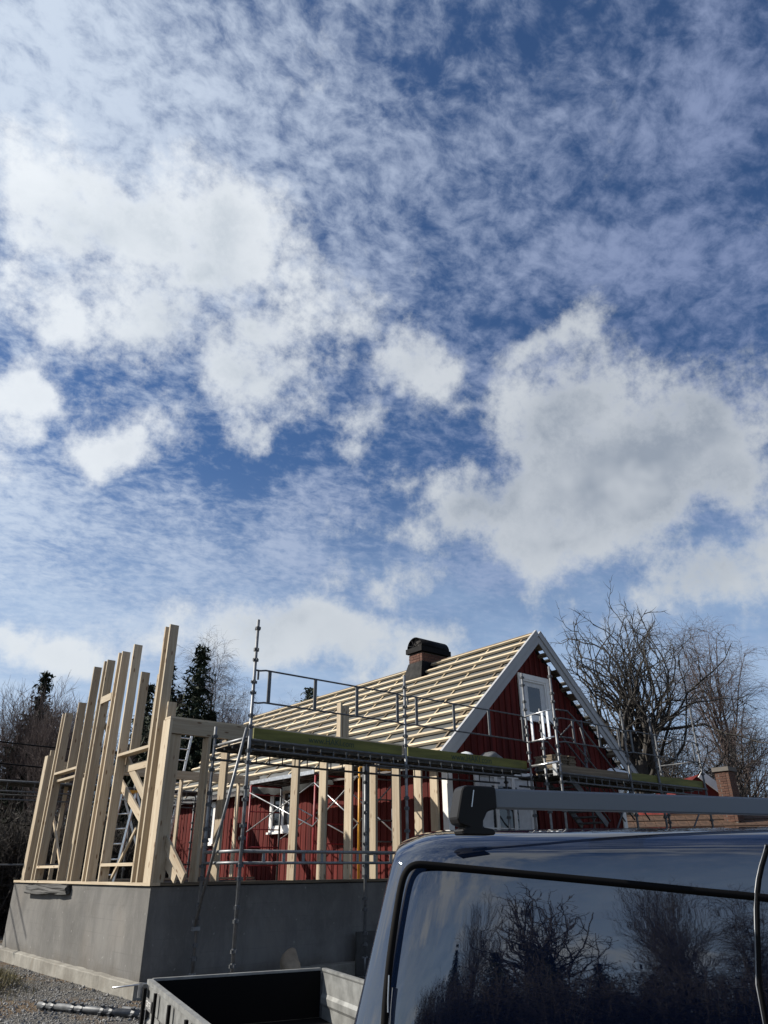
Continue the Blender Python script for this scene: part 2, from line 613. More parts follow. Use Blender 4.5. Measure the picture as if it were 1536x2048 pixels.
def olive_mat():
    mt, n, b = material('olive_stained_toe_board')
    c = n.coord('Object')
    g = n.noise(n.mapping(c, sc=(10, 10, 0.9)), 1.0, 6, 0.65, 0.3)
    s_ = n.noise(n.mapping(c, sc=(2, 2, 0.6)), 2.0, 5, 0.6)
    col = n.mix(n.ss(g, 0.3, 0.7), (0.085, 0.088, 0.016), (0.17, 0.168, 0.036))
    col = n.mix(n.ss(s_, 0.5, 0.75, 0, 0.6), col, (0.075, 0.085, 0.03))
    n.put(b.inputs['Base Color'], col)
    b.inputs['Roughness'].default_value = 0.75
    return mt


OLIVE = olive_mat()
PRINT = simple('dark_green_print', (0.022, 0.045, 0.032), 0.8, var=0.35, scale=40)


def glass_mat(name, col, rough=0.03):
    mt, n, b = material(name)
    b.inputs['Base Color'].default_value = col + (1,)
    b.inputs['Roughness'].default_value = rough
    b.inputs['Specular IOR Level'].default_value = 0.9
    n.put(b.inputs['Normal'], n.bump(n.noise(n.coord('Object'), 1.5, 2, 0.5), 0.06, 0.03))
    return mt


PANE = glass_mat('window_glass', (0.012, 0.014, 0.018))
CURT = simple('lace_curtain', (0.55, 0.56, 0.57), 0.9, var=0.1, scale=8)


def brick_mat(name, a, bcol):
    mt, n, b = material(name)
    c = n.coord('Object')
    col = n.mix(n.rnd(), a, bcol)
    col = n.mix(n.ss(n.noise(c, 18, 5, 0.65), 0.4, 0.75, 0, 0.6), col, tuple(x * 0.55 for x in a))
    n.put(b.inputs['Base Color'], col)
    b.inputs['Roughness'].default_value = 0.9
    n.put(b.inputs['Normal'], n.bump(n.noise(c, 45, 5, 0.7), 0.4, 0.006))
    return mt


BRICK = brick_mat('chimney_brick', (0.075, 0.030, 0.020), (0.125, 0.055, 0.035))
BRICK2 = brick_mat('outbuilding_brick', (0.065, 0.028, 0.019), (0.10, 0.047, 0.030))
MORTAR = simple('mortar', (0.11, 0.10, 0.09), 0.95)
BARK = simple('oak_bark', (0.036, 0.032, 0.028), 0.95, var=0.4, scale=5, bump=0.6, bscale=14)
TWIG = simple('bare_twigs', (0.042, 0.036, 0.032), 0.9, var=0.3, scale=0.6)
BTWIG = simple('birch_twigs', (0.088, 0.066, 0.062), 0.9, var=0.25, scale=0.6)


def birch_mat():
    mt, n, b = material('birch_bark')
    c = n.coord('Object')
    s_ = n.noise(n.mapping(c, sc=(3, 3, 9)), 1.0, 4, 0.6)
    n.put(b.inputs['Base Color'], n.mix(n.ss(s_, 0.5, 0.62), (0.30, 0.28, 0.26), (0.05, 0.045, 0.04)))
    b.inputs['Roughness'].default_value = 0.9
    return mt


BIRCH = birch_mat()


def needle_mat(name, a, c_):
    mt, n, b = material(name)
    p = n.noise(n.coord('Object'), 0.8, 4, 0.6)
    n.put(b.inputs['Base Color'], n.mix(n.ss(p, 0.3, 0.7), a, c_))
    b.inputs['Roughness'].default_value = 0.8
    b.inputs['Specular IOR Level'].default_value = 0.2
    return mt


NEEDLE = needle_mat('spruce_needles', (0.010, 0.016, 0.009), (0.022, 0.031, 0.016))
PINEN = needle_mat('pine_needles', (0.018, 0.026, 0.016), (0.034, 0.046, 0.028))
HEDGE = needle_mat('winter_hedge_leaves', (0.011, 0.0095, 0.007), (0.022, 0.018, 0.012))


def ground_mat():
    mt, n, b = material('crushed_gravel_ground')
    c = n.coord('Object')
    v = n.vor(c, 38, out='Color')
    g = n.vor(c, 38)
    sep = n.n.new('ShaderNodeSeparateColor')
    n.l.new(v, sep.inputs[0])
    col = n.mix(sep.outputs[0], (0.085, 0.083, 0.079), (0.225, 0.22, 0.211))
    col = n.mix(n.ss(g, 0.25, 0.65, 0, 0.75), col, (0.045, 0.042, 0.038))
    dirt = n.m('ADD', n.noise(c, 0.55, 5, 0.6, 0.4), n.m('MULTIPLY', n.noise(c, 5, 4, 0.6), 0.12))
    brown = n.mix(n.ss(n.noise(c, 9, 6, 0.7), 0.35, 0.7), (0.075, 0.052, 0.034), (0.15, 0.115, 0.08))
    col = n.mix(n.ss(dirt, 0.54, 0.64), col, brown)
    # away from the yard the gravel gives way to dead grass and leaf litter
    pos = n.n.new('ShaderNodeSeparateXYZ')
    n.l.new(c, pos.inputs[0])
    far = n.vm('LENGTH', n.vm('SUBTRACT', c, (3.0, 0.0, 0.0)))
    gr = n.mix(n.ss(n.noise(c, 3, 6, 0.7), 0.35, 0.7), (0.060, 0.056, 0.024), (0.15, 0.125, 0.065))
    col = n.mix(n.ss(n.m('ADD', far, n.m('MULTIPLY', n.noise(c, 0.6, 4, 0.6), 5.0)), 15, 19), col, gr)
    n.put(b.inputs['Base Color'], col)
    b.inputs['Roughness'].default_value = 0.95
    b.inputs['Specular IOR Level'].default_value = 0.15
    n.put(b.inputs['Normal'], n.bump(n.m('SUBTRACT', 1.0, g), 0.9, 0.03))
    return mt


GROUND = ground_mat()
STONE = simple('gravel_stone', (0.20, 0.197, 0.19), 0.9, var=0.45, scale=11)
BOULDER = simple('yellowish_boulder', (0.25, 0.20, 0.145), 0.9, var=0.3, scale=3.5, bump=0.5, bscale=9)
SLATE = simple('dark_insulation_flap', (0.048, 0.048, 0.047), 0.85, var=0.35, scale=4, bump=0.5, bscale=8)
RUBBER = simple('black_rubber', (0.004, 0.004, 0.0045), 0.7, spec=0.1)
BLKPL = simple('black_plastic', (0.005, 0.005, 0.006), 0.5, var=0.1, spec=0.25)
TARP = simple('white_plastic_sheet', (0.62, 0.64, 0.66), 0.4, var=0.08, bump=0.4, bscale=5)
GTARP = simple('grey_plastic_bag', (0.10, 0.105, 0.11), 0.4, var=0.2, bump=0.4, bscale=5)
BAR = simple('anodised_roof_bar', (0.14, 0.16, 0.185), 0.5, 0.2, var=0.05, scale=3)
SHADEPLY = simple('shade_blackened_plywood', (0.0035, 0.0035, 0.004), 0.8, var=0.2, spec=0.12)  # near-black colour puts the shade inside the trailer into the plywood
GALV = simple('bright_galvanised_sheet', (0.235, 0.24, 0.235), 0.45, 0.3, var=0.2, scale=7, bump=0.05)


def paint_mat():
    mt, n, b = material('dark_navy_car_paint')
    c = n.coord('Object')
    fl = n.vor(c, 900, out='Color')
    sep = n.n.new('ShaderNodeSeparateColor')
    n.l.new(fl, sep.inputs[0])
    n.put(b.inputs['Base Color'], n.mix(sep.outputs[0], (0.002, 0.0055, 0.018), (0.0035, 0.0085, 0.026)))
    b.inputs['Metallic'].default_value = 0.0
    b.inputs['Roughness'].default_value = 0.6
    b.inputs['Specular IOR Level'].default_value = 0.0
    b.inputs['Coat Weight'].default_value = 1.0
    b.inputs['Coat Roughness'].default_value = 0.012
    b.inputs['Coat IOR'].default_value = 2.45
    wav = n.noise(n.mapping(c, sc=(1.6, 1.6, 5.5)), 1.0, 3, 0.55, 0.3)
    nb = n.bump(wav, 0.03, 0.02)
    n.put(b.inputs['Normal'], nb)
    n.put(b.inputs['Coat Normal'], nb)
    return mt


PAINT = paint_mat()
CHROME = simple('bright_edge_trim', (0.45, 0.47, 0.5), 0.3, 0.8, var=0.05)
LAMP = simple('red_lamp_plastic', (0.30, 0.012, 0.012), 0.25, var=0.1)
TILE = simple('mossy_clay_tiles', (0.062, 0.033, 0.019), 0.9, var=0.5, scale=5, bump=0.4)
GRASS = simple('dead_winter_grass', (0.145, 0.125, 0.062), 0.9, var=0.35, scale=1.0)

# ------------------------------------------------------------------ ground
def sstep(t):
    t = min(1.0, max(0.0, t))
    return t * t * (3 - 2 * t)


def gh(x, y):
    z = -0.28 * sstep((-1.3 - y) / 4.5) if x > -40 else -0.28
    z += 0.04 * math.sin(x * 0.7 + 1.3) * math.cos(y * 0.6) * sstep((abs(x + 4) - 2) / 6)
    z += 0.22 * math.exp(-((x + 1.35) ** 2 + (y - 2.3) ** 2 * .6) / 0.22)          # spoil heap left of the wing
    return z


def axis_steps(c, fine, n, far):
    a = [c + fine * i for i in range(-n, n + 1)]
    s_, st = fine * n, fine
    while s_ < far:
        st *= 1.45
        s_ += st
        a = [c - s_] + a + [c + s_]
    return a


gx, gy = axis_steps(0, 0.5, 30, 600), axis_steps(0, 0.5, 30, 600)
gv = [(x, y, gh(x, y)) for y in gy for x in gx]
nx = len(gx)
gf = [(j * nx + i, j * nx + i + 1, (j + 1) * nx + i + 1, (j + 1) * nx + i) for j in range(len(gy) - 1) for i in range(nx - 1)]
ground = obj('ground', gv, gf, GROUND, None, True)
ground['kind'] = 'structure'

rng = random.Random(4)
OCT = [(1, 0, 0), (0, 1, 0), (-1, 0, 0), (0, -1, 0), (0, 0, 1), (0, 0, -1)]
OCF = [(0, 1, 4), (1, 2, 4), (2, 3, 4), (3, 0, 4), (1, 0, 5), (2, 1, 5), (3, 2, 5), (0, 3, 5)]
gb = MB()
for i in range(9000):
    x = rng.uniform(-4.2, 1.2)
    y = rng.uniform(-2.6, 5.5)
    if x > -0.14 and y > -0.14:
        continue
    s_ = rng.uniform(0.008, 0.022) * (1.6 if rng.random() < 0.06 else 1)
    M = Matrix.Translation((x, y, gh(x, y) + s_ * 0.25)) @ Euler((rng.uniform(0, 3), rng.uniform(0, 3), rng.uniform(0, 6))).to_matrix().to_4x4()
    gb.add([(p[0] * s_ * rng.uniform(.7, 1.3), p[1] * s_ * rng.uniform(.6, 1.2), p[2] * s_ * rng.uniform(.5, .9)) for p in OCT], OCF, M)
g = gb.build('gravel', STONE)
g['kind'] = 'stuff'
tag(g, 'loose grey crushed stones strewn along the concrete wall', 'gravel')


def blob(name, loc, r, mat, label, cat, seed, flat=1.0, group=None, sub=3):
    rr = random.Random(seed)
    bm = bmesh.new()
    bmesh.ops.create_icosphere(bm, subdivisions=sub, radius=1)
    ph = [(Vector((rr.uniform(-1, 1), rr.uniform(-1, 1), rr.uniform(-1, 1))).normalized(), rr.uniform(.7, 1.0)) for _ in range(9)]
    for v in bm.verts:
        k = 1.0
        for d_, lim in ph:
            t = v.co.normalized().dot(d_)
            if t > lim * 0.8:
                k = min(k, lim * 0.8 / t)
        v.co = Vector((v.co.x * r[0], v.co.y * r[1], v.co.z * r[2] * flat)) * k
    me = bpy.data.meshes.new(name)
    bm.to_mesh(me)
    bm.free()
    me.materials.append(mat)
    me.polygons.foreach_set('use_smooth', [True] * len(me.polygons))
    o = put(name, me, None, Matrix.Translation(loc))
    if label:
        tag(o, label, cat, group)
    return o


# ------------------------------------------------------------------ concrete foundation of the wing
XW, YB, ZC = 5.72, 7.05, 1.345        # long wall of the house, far end of the wing, top of concrete
fnd = thing('concrete_foundation', 'grey rendered concrete foundation with projecting footing, under the timber frame', 'foundation', (0, 0, 0))


def slab(name, x0, x1, y0, y1, z0, z1, mat, parent, bev=0.012, cuts=1):
    bm = bmesh.new()
    bmesh.ops.create_cube(bm, size=1)
    for v in bm.verts:
        v.co = Vector(((x0 + x1) / 2 + v.co.x * (x1 - x0), (y0 + y1) / 2 + v.co.y * (y1 - y0), (z0 + z1) / 2 + v.co.z * (z1 - z0)))
    bmesh.ops.bevel(bm, geom=list(bm.edges), offset=bev, segments=2, affect='EDGES', profile=0.5)
    me = bpy.data.meshes.new(name)
    bm.to_mesh(me)
    bm.free()
    me.materials.append(mat)
    return put(name, me, parent, Matrix.Identity(4))


lo = [(0, 0), (XW - .02, 0), (XW - .02, .25), (.25, .25), (.25, YB), (0, YB)]
bm = bmesh.new()
lower = [bm.verts.new((x, y, .10)) for x, y in lo]
upper = [bm.verts.new((x, y, ZC)) for x, y in lo]
for i in range(6):
    bm.faces.new((lower[i], lower[(i + 1) % 6], upper[(i + 1) % 6], upper[i]))
bm.faces.new(upper)
bm.faces.new(list(reversed(lower)))
bmesh.ops.bevel(bm, geom=[e for e in bm.edges], offset=.008, segments=2, affect='EDGES')
me = bpy.data.meshes.new('wall')
bm.to_mesh(me)
bm.free()
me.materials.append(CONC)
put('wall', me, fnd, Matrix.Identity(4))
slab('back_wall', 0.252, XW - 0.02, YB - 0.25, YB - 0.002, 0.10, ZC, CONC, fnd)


def footing(name, pts, z0, z1):
    """a rough poured strip along a line of points"""
    rr = random.Random(8)
    v, f = [], []
    n = len(pts)
    for (x, y, nx_, ny_) in pts:
        a, b_, c_ = rr.uniform(-.006, .006), rr.uniform(-.012, .012), rr.uniform(-.008, .008)
        v += [(x, y, z0), (x + nx_ * (.115 + a), y + ny_ * (.115 + a), z0), (x + nx_ * (.112 + a), y + ny_ * (.112 + a), z1 - .012 + b_ * .5),
              (x + nx_ * (.10 + a), y + ny_ * (.10 + a), z1 + b_ * .5), (x - nx_ * .02, y - ny_ * .02, z1 + .012 + c_)]
    for i in range(n - 1):
        for j in range(4):
            f.append((i * 5 + j, (i + 1) * 5 + j, (i + 1) * 5 + j + 1, i * 5 + j + 1))
    return obj(name, v, f, FOOT, fnd)


fp = [(0, 8.6 - i * 0.2, -1, 0) for i in range(44)]
fp = [p for p in fp if p[1] > 0.02] + [(0, 0, -1, -1)] + [(0.15 + i * 0.2, 0, 0, -1) for i in range(27)]
footing('footing', fp, -0.15, 0.185)
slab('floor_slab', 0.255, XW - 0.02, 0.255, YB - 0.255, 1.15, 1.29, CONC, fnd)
# bulging dark flap stuffed under the sill at the far left
fl0, fl1 = PX(60, 1775, 0, -0.02), PX(140, 1780, 0, -0.02)
bm = bmesh.new()
bmesh.ops.create_cube(bm, size=1)
bmesh.ops.subdivide_edges(bm, edges=bm.edges[:], cuts=5, use_grid_fill=True)
rr = random.Random(2)
for v in bm.verts:
    v.co = Vector((v.co.x * 0.09 + 0.02 * rr.uniform(-1, 1), v.co.y * (fl0.y - fl1.y) + 0.02 * rr.uniform(-1, 1), v.co.z * 0.15 + 0.012 * rr.uniform(-1, 1) - v.co.y * 0.03))
me = bpy.data.meshes.new('insulation_flap')
bm.to_mesh(me)
bm.free()
me.materials.append(SLATE)
o = put('insulation_flap', me, None, Matrix.Translation(((-0.055), (fl0.y + fl1.y) / 2, 1.265)))
tag(o, 'dark grey strip stuffed under the sill at the far left of the concrete wall', 'insulation')

# ------------------------------------------------------------------ timber frame of the wing
tf = thing('timber_frame', 'pale new timber stud frame standing on the concrete foundation', 'timber frame', (0, 0, ZC))
ZS = 1.40                                 # top of sill
SW = 0.045
LD = 0.155                                # depth of the studs in the side wall
FD = 0.21                                 # depth of the studs in the front wall
box('damp_course', 0.005, 0.2, 0.004, YB, ZC + .002, ZC + .012, RUBBER, tf)
box('damp_course', 0.202, XW - .05, 0.004, .215, ZC + .002, ZC + .012, RUBBER, tf)
box('sill', -0.035, LD - 0.035, -0.03, YB - 0.05, ZC + 0.014, ZS, WOOD, tf)
box('sill', LD - 0.033, XW - 0.06, -0.03, 0.19, ZC + 0.014, ZS, OLDWOOD, tf)
box('sill', 0.16, XW - 0.06, YB - .25, YB - .06, ZC + 0.014, ZS, WOOD, tf)


def ztop(x, y, py):
    """height at which the vertical through (x, y) crosses photo row py"""
    lo, hi = 0.5, 9.0
    for _ in range(50):
        mid = (lo + hi) / 2
        v = Vector((x, y, mid)) - CAM
        pyy = 1024 - FPX * v.dot(up) / v.dot(fw)
        if pyy > py:
            lo = mid
        else:
            hi = mid
    return lo


def side_stud(px, top_py, z0=ZS, py=1762, name='stud', depth=LD):
    yf = PX(px, py, 0, -0.033).y
    y = yf - SW
    return y, box(name, -0.033, -0.033 + depth, y, yf, z0, ztop(-0.033, y, top_py), WOOD, tf)


SY = {}
for key, px, tp in [('s2', 60.7, 1427), ('s3', 66.7, 1425), ('s4', 111.6, 1333), ('s5', 132.6, 1322), ('s6', 139.3, 1319),
                    ('s7', 162.5, 1305), ('s8', 170, 1302), ('s9', 194.7, 1288), ('s11', 260.8, 1253), ('s12', 271, 1248)]:
    SY[key] = side_stud(px, tp)[0]
yl = PX(40.5, 1765, 0, -0.033).y
box('stud', -0.034, 0.011, yl - 0.21, yl, ZS, ztop(-.033, yl - .1, 1512), WOOD, tf)
box('stud', 0.013, 0.19, yl - .2, yl - .155, ZS, ztop(0, yl - .1, 1501), WOOD, tf)
# openings in the side wall: sills, headers and the short studs over them


def cross(a, b, py0, py1, h, name, dx0=-0.033, dx1=LD - 0.035):
    ya, yb = SY[a], SY[b] + SW
    z0 = ztop(-0.033, ya, py0)
    z1 = ztop(-0.033, yb, py1)
    zz = (z0 + z1) / 2
    o_ = box(name, dx0, dx1, yb + 0.001, ya - 0.001, zz - h, zz, WOOD, tf)
    return zz


cross('s3', 's4', 1731, 1731, 0.045, 'window_sill_plate')
zh1 = cross('s3', 's4', 1545, 1533, 0.045, 'header')
cross('s3', 's4', 1557, 1550, 0.045, 'header', 0.03, 0.20)
zh2 = cross('s9', 's11', 1508, 1489, 0.045, 'header')
cross('s9', 's11', 1530, 1512, 0.12, 'header', 0.13, 0.17)
cross('s9', 's11', 1726, 1726, 0.045, 'window_sill_plate')
cross('s6', 's7', 1398, 1381, 0.135, 'blocking', -0.04, 0.005)
yA = PX(133, 1537, 0, -0.033).y
box('cripple_stud', -0.033, LD - .033, yA - SW, yA, zh1 + .002, ztop(-.033, yA, 1405), WOOD, tf)
yA = PX(259.5, 1496, 0, -0.033).y
box('cripple_stud', -0.033, LD - .033, yA - SW, yA, zh2 + .002, ztop(-.033, yA, 1344), WOOD, tf)
yA = SY['s11'] + SW + .05
box('cripple_stud', -0.033, LD - .033, yA - .047, yA - .003, zh2 + .002, ztop(-.033, yA, 1349), WOOD, tf)
# corner post and front wall
ZB1 = 3.71
box('corner_post', -0.034, 0.012, -0.025, 0.235, ZS, ZB1 - 0.002, WOOD, tf)
box('corner_post', 0.014, 0.16, 0.245, 0.29, ZS, ztop(0, .27, 1403), WOOD, tf)
box('corner_post', 0.014, 0.20, 0.02, 0.065, ZS, ZB1 - .23, WOOD, tf)
FX = []
for px in (377, 419, 572.5, 632, 686, 737, 786, 832, 866):
    x = PX(px, 1759, 1, FD - 0.02).x
    FX.append(x)
    box('stud', x, x + SW, -0.02, FD - 0.02, ZS, ZB1 - 0.225, WOOD, tf)
box('header_beam', 0.014, 4.95, -0.024, 0.066, ZB1 - 0.222, ZB1, WOOD, tf)
box('top_plate', -0.034, 4.95, -0.026, 0.19, ZB1 + 0.002, ZB1 + 0.032, WOOD, tf)
px0 = PX(674, 1470, 1, 0.1).x
box('post', px0, px0 + .045, 0.0, 0.12, ZB1 + 0.034, 4.38, WOOD, tf)
box('post', px0 + .06, px0 + .20, 0.0, 0.045, ZB1 + 0.034, 4.33, WOOD, tf)
box('steel_post', PX(730, 1600, 1, 0.02).x, PX(739, 1600, 1, 0.02).x, 0.02, 0.10, ZS, 3.484, DSTEEL, tf)
# back wall of the wing
for px in (466, 505, 523):
    x = PX(px, 1752, 1, YB - .2).x
    if x < XW - .1:
        box('stud', x - .06, x - .015, YB - .24, YB - .10, ZS, 3.60, WOOD, tf)
for x in (0.35, 1.0, 1.75, 2.6, 3.4, 4.1):
    box('stud', x, x + SW, YB - .24, YB - .10, ZS, 3.60, WOOD, tf)
box('header_beam', 0.2, XW - .1, YB - .25, YB - .16, 3.603, 3.80, WOOD, tf)
# posts and raking boards inside
pA, pB = PX(133, 1560, 0, 1.2), PX(100, 1753, 0, 1.2)
box('stud', 1.15, 1.24, pB.y - .05, pB.y, ZS - .05, pA.z, WOOD, tf)
for (a, b_, xx, w_) in [((250, 1511), (368, 1757), 0.155, .15), ((236, 1556), (352, 1757), 0.20, .14), ((273, 1656), (222, 1758), 0.29, .045),
                        ((106, 1630), (121, 1735), 0.24, .05), ((222, 1470), (196, 1430), 0.15, .09), ((329, 1549), (300, 1612), .26, .045)]:
    p0, p1 = PX(*a, 0, xx), PX(*b_, 0, xx)
    if p1.z < ZS - .04:
        p1.z = ZS - .04
    beam('brace', p0, p1, w_, 0.034, WOOD, tf, (1, 0, 0))
# floor deck boards inside
for i in range(14):
    x0 = 0.27 + i * 0.385
    box('floor_board', x0, x0 + .38, 0.26, YB - .26, 1.292, 1.315, OLDWOOD, tf)

# ------------------------------------------------------------------ the red house
house = thing('red_house', 'red wooden house with white trim, its roof stripped to battens', 'house', (8.8, 6, 0))
XA, ZA = 8.80, 6.62                       # ridge line
XL, XR = 5.80, 11.80                      # wall planes
XE, ZE = 5.42, 3.50                       # eaves of the left slope (of the underlay)
YG, YF = -0.20, 12.6                      # near and far gable planes
TH = math.atan2(ZA - ZE, XA - XE)
SL = math.hypot(ZA - ZE, XA - XE)
su = Vector((-math.cos(TH), 0, -math.sin(TH)))      # down the left slope
sn = Vector((-math.sin(TH), 0, math.cos(TH)))       # out of the left slope
mir = Matrix.Translation((2 * XA, 0, 0)) @ Matrix.Scale(-1, 4, Vector((1, 0, 0)))


def zroof(x):
    return ZA - abs(x - XA) * math.tan(TH)


# wall core (kept just behind the cladding)
core = []
for y in (YG + .035, YF - .035):
    core += [(XL + .035, y, 0.9), (XR - .035, y, 0.9), (XR - .035, y, zroof(XR) - .12), (XA, y, ZA - .12), (XL + .035, y, zroof(XL) - .12)]
obj('wall_core', core, [(0, 1, 2, 3, 4), (9, 8, 7, 6, 5), (0, 5, 6, 1), (1, 6, 7, 2), (2, 7, 8, 3), (3, 8, 9, 4), (4, 9, 5, 0)], DARK, house)
box('plinth', XL - .01, XR + .01, YG - .01, YF + .01, -0.2, 0.9, CONC, house)
LW = [(PX(545, 1665, 0, XL).y + .12, PX(592, 1665, 0, XL).y - .02, 2.42, 3.46), (10.35, 9.45, 2.24, 3.36)]
longw = box('long_wall', XL + .036, XL + .05, YG + .05, YF - .05, 0.95, 3.7, RED, house)
gablew = obj('gable_wall', [(XL + .04, YG + .034, .95), (XR - .04, YG + .034, .95), (XR - .04, YG + .034, zroof(XR) - .1), (XA, YG + .034, ZA - .1), (XL + .04, YG + .034, zroof(XL) - .1)],
             [(0, 1, 2, 3, 4)], RED, house)
rr = random.Random(12)
pitch = 0.135
y = YG + 0.12
i = 0
while y < YF - .1:
    wv = pitch - .012 - (0.05 if i % 2 else 0.0)
    xo = XL + (.012 if i % 2 else 0.0) + rr.uniform(-.002, .002)
    wall_z = [(1.0, zroof(XL) - .04)]
    for (ya, yb, za, zb) in LW:
        if yb - .02 < y + wv and y < ya + .02:
            wall_z = [(1.0, za - .03), (zb + .03, zroof(XL) - .04)]
    for z0, z1 in wall_z:
        box('plank', xo, xo + .022, y, y + wv, z0, z1, RED, longw)
    y += wv + .012
    i += 1
GW = [(8.24, 9.36, 4.62, 5.66), (6.56, 8.42, 2.15, 3.42)]
x = XL + .02
i = 0
while x < XR - .1:
    wv = 0.16 if i % 2 == 0 else 0.062
    yo = YG + (0.0 if i % 2 == 0 else -.022)
    zt = zroof(x + wv / 2 + (wv / 2 if x > XA else -wv / 2)) - .06
    seg = [(1.0, zt)]
    for (xa, xb, za, zb) in GW:
        if xa - .02 < x + wv and x < xb + .02:
            seg = [(s0, min(s1, za - .02)) for s0, s1 in seg if s0 < za] + [(max(s0, zb + .02), s1) for s0, s1 in seg if s1 > zb + .05]
    for z0, z1 in seg:
        box('plank', x, x + wv, yo, yo + .022, z0, z1, RED, gablew)
    x += wv - .012 if i % 2 == 0 else wv - .012
    i += 1
# corner boards
box('corner_board', XL - .03, XL - .006, YG - .03, YG + .10, 0.98, zroof(XL) - .05, WHITE, house)
box('corner_board', XL - .03, XL + .12, YG - .054, YG - .032, 0.98, zroof(XL) - .05, WHITE, house)
box('corner_board', XR - .12, XR + .03, YG - .054, YG - .032, 0.98, zroof(XR) - .05, WHITE, house)


def window(axis, a0, a1, z0, z1, plane, lights=2, rows=1, curtain=True, cas=0.10):
    """a white window lying in plane x=plane (axis 1) or y=plane (axis 0)"""
    def bx(nm, u0, u1, w0, w1, d0, d1, mt, par):
        if axis == 1:
            return box(nm, plane + d0, plane + d1, u0, u1, w0, w1, mt, par)
        return box(nm, u0, u1, plane + d0, plane + d1, w0, w1, mt, par)
    w = bx('window', a0 + .09, a1 - .09, z0 + .1, z1 - .1, -.012, -.004, PANE, house)
    if curtain:
        cw = (a1 - a0 - .2) * .26
        bx('curtain', a0 + .10, a0 + .10 + cw, z0 + .11, z1 - .11, -.016, -.013, CURT, w)
        bx('curtain', a1 - .10 - cw, a1 - .10, z0 + .11, z1 - .11, -.016, -.013, CURT, w)
        bx('curtain', a0 + .10 + cw, a1 - .10 - cw, z1 - .11 - (z1 - z0) * .16, z1 - .11, -.016, -.013, CURT, w)
    bx('casing', a0, a0 + cas, z0, z1, -.055, -.02, WHITE, w)
    bx('casing', a1 - cas, a1, z0, z1, -.055, -.02, WHITE, w)
    bx('casing', a0 + cas, a1 - cas, z1 - cas, z1, -.055, -.02, WHITE, w)
    bx('casing', a0 + cas, a1 - cas, z0, z0 + cas, -.055, -.02, WHITE, w)
    bx('window_sill', a0 - .04, a1 + .04, z0 - .05, z0 - .002, -.10, -.02, WHITE, w)
    i0, i1, j0, j1 = a0 + cas, a1 - cas, z0 + cas, z1 - cas
    for k in range(lights):
        l0 = i0 + (i1 - i0) * k / lights
        l1 = i0 + (i1 - i0) * (k + 1) / lights
        bx('sash', l0 + .002, l0 + .045, j0, j1, -.042, -.018, WHITE, w)
        bx('sash', l1 - .045, l1 - .002, j0, j1, -.042, -.018, WHITE, w)
        bx('sash', l0 + .045, l1 - .045, j0, j0 + .045, -.042, -.018, WHITE, w)
        bx('sash', l0 + .045, l1 - .045, j1 - .045, j1, -.042, -.018, WHITE, w)
        for q_ in range(1, rows):
            zz = j0 + (j1 - j0) * q_ / rows
            bx('glazing_bar', l0 + .045, l1 - .045, zz - .013, zz + .013, -.036, -.018, WHITE, w)
    return w


window(1, LW[0][1], LW[0][0], LW[0][2], LW[0][3], XL, 2, 1, False)
window(1, LW[1][1], LW[1][0], LW[1][2], LW[1][3], XL, 1, 1, False)
window(0, *GW[0], YG, 1, 1, True, 0.12)
window(0, *GW[1], YG, 3, 1, True, 0.10)

# roof: underlay, counter battens, battens
YV0, YV1 = -0.5, 13.05                    # verges


def rp(u, y_, n_=0.0, right=False):
    p = Vector((XA, y_, ZA)) + su * u + sn * n_
    return mir @ p if right else p


def quad_strip(name, u0, u1, y0, y1, n0, n1, right, mat, parent, bumpy=False):
    nu, ny = (14, 50) if bumpy else (1, 1)
    rr2 = random.Random(5)
    v, f = [], []
    for a in range(nu + 1):
        for b_ in range(ny + 1):
            k = n1 + (rr2.uniform(-.006, .004) if bumpy else 0)
            v.append(rp(u0 + (u1 - u0) * a / nu, y0 + (y1 - y0) * b_ / ny, k, right))
    for a in range(nu):
        for b_ in range(ny):
            i_ = a * (ny + 1) + b_
            f.append((i_, i_ + 1, i_ + ny + 2, i_ + ny + 1))
    nb = len(v)
    v += [rp(u, y_, n0, right) for u, y_ in ((u0, y0), (u0, y1), (u1, y1), (u1, y0))]
    f.append((nb, nb + 1, nb + 2, nb + 3))
    return obj(name, v, f, mat, parent, bumpy)


und = quad_strip('roof_underlay', 0.02, SL, YG - .02, YV1, -.02, 0.0, False, MEMBR, house, True)
undr = quad_strip('roof_underlay', 0.02, SL, YG - .02, YV1, -.02, 0.0, True, MEMBR, house, True)
NB = 13
for side in (False, True):
    par = undr if side else und
    upn = tuple((mir.to_3x3() @ sn) if side else sn)
    ys = YG + .12
    k = 0
    while ys < YV1 - .1:
        beam('counter_batten', rp(0.05, ys, .015, side), rp(SL - .05 - .1 * (k % 2), ys, .015, side), .045, .028, BATTEN if k % 3 else OLDWOOD, par, upn)
        ys += 1.1
        k += 1
    for b_ in range(NB):
        u = 0.07 + b_ * 0.362
        if u > SL - .05:
            break
        y1 = YV1
        if not side and b_ >= NB - 2:
            y1 = YV1 - .5
        for (ya, yb) in ((YV0 + .035, 4.4), (4.402, 8.9), (8.902, y1)):
            j = 0.004 * math.sin(b_ * 2.3 + ya)
            beam('batten', rp(u, ya, .056 + j, side), rp(u, yb, .056 - j, side), .075, .052, BATTEN, par, upn)
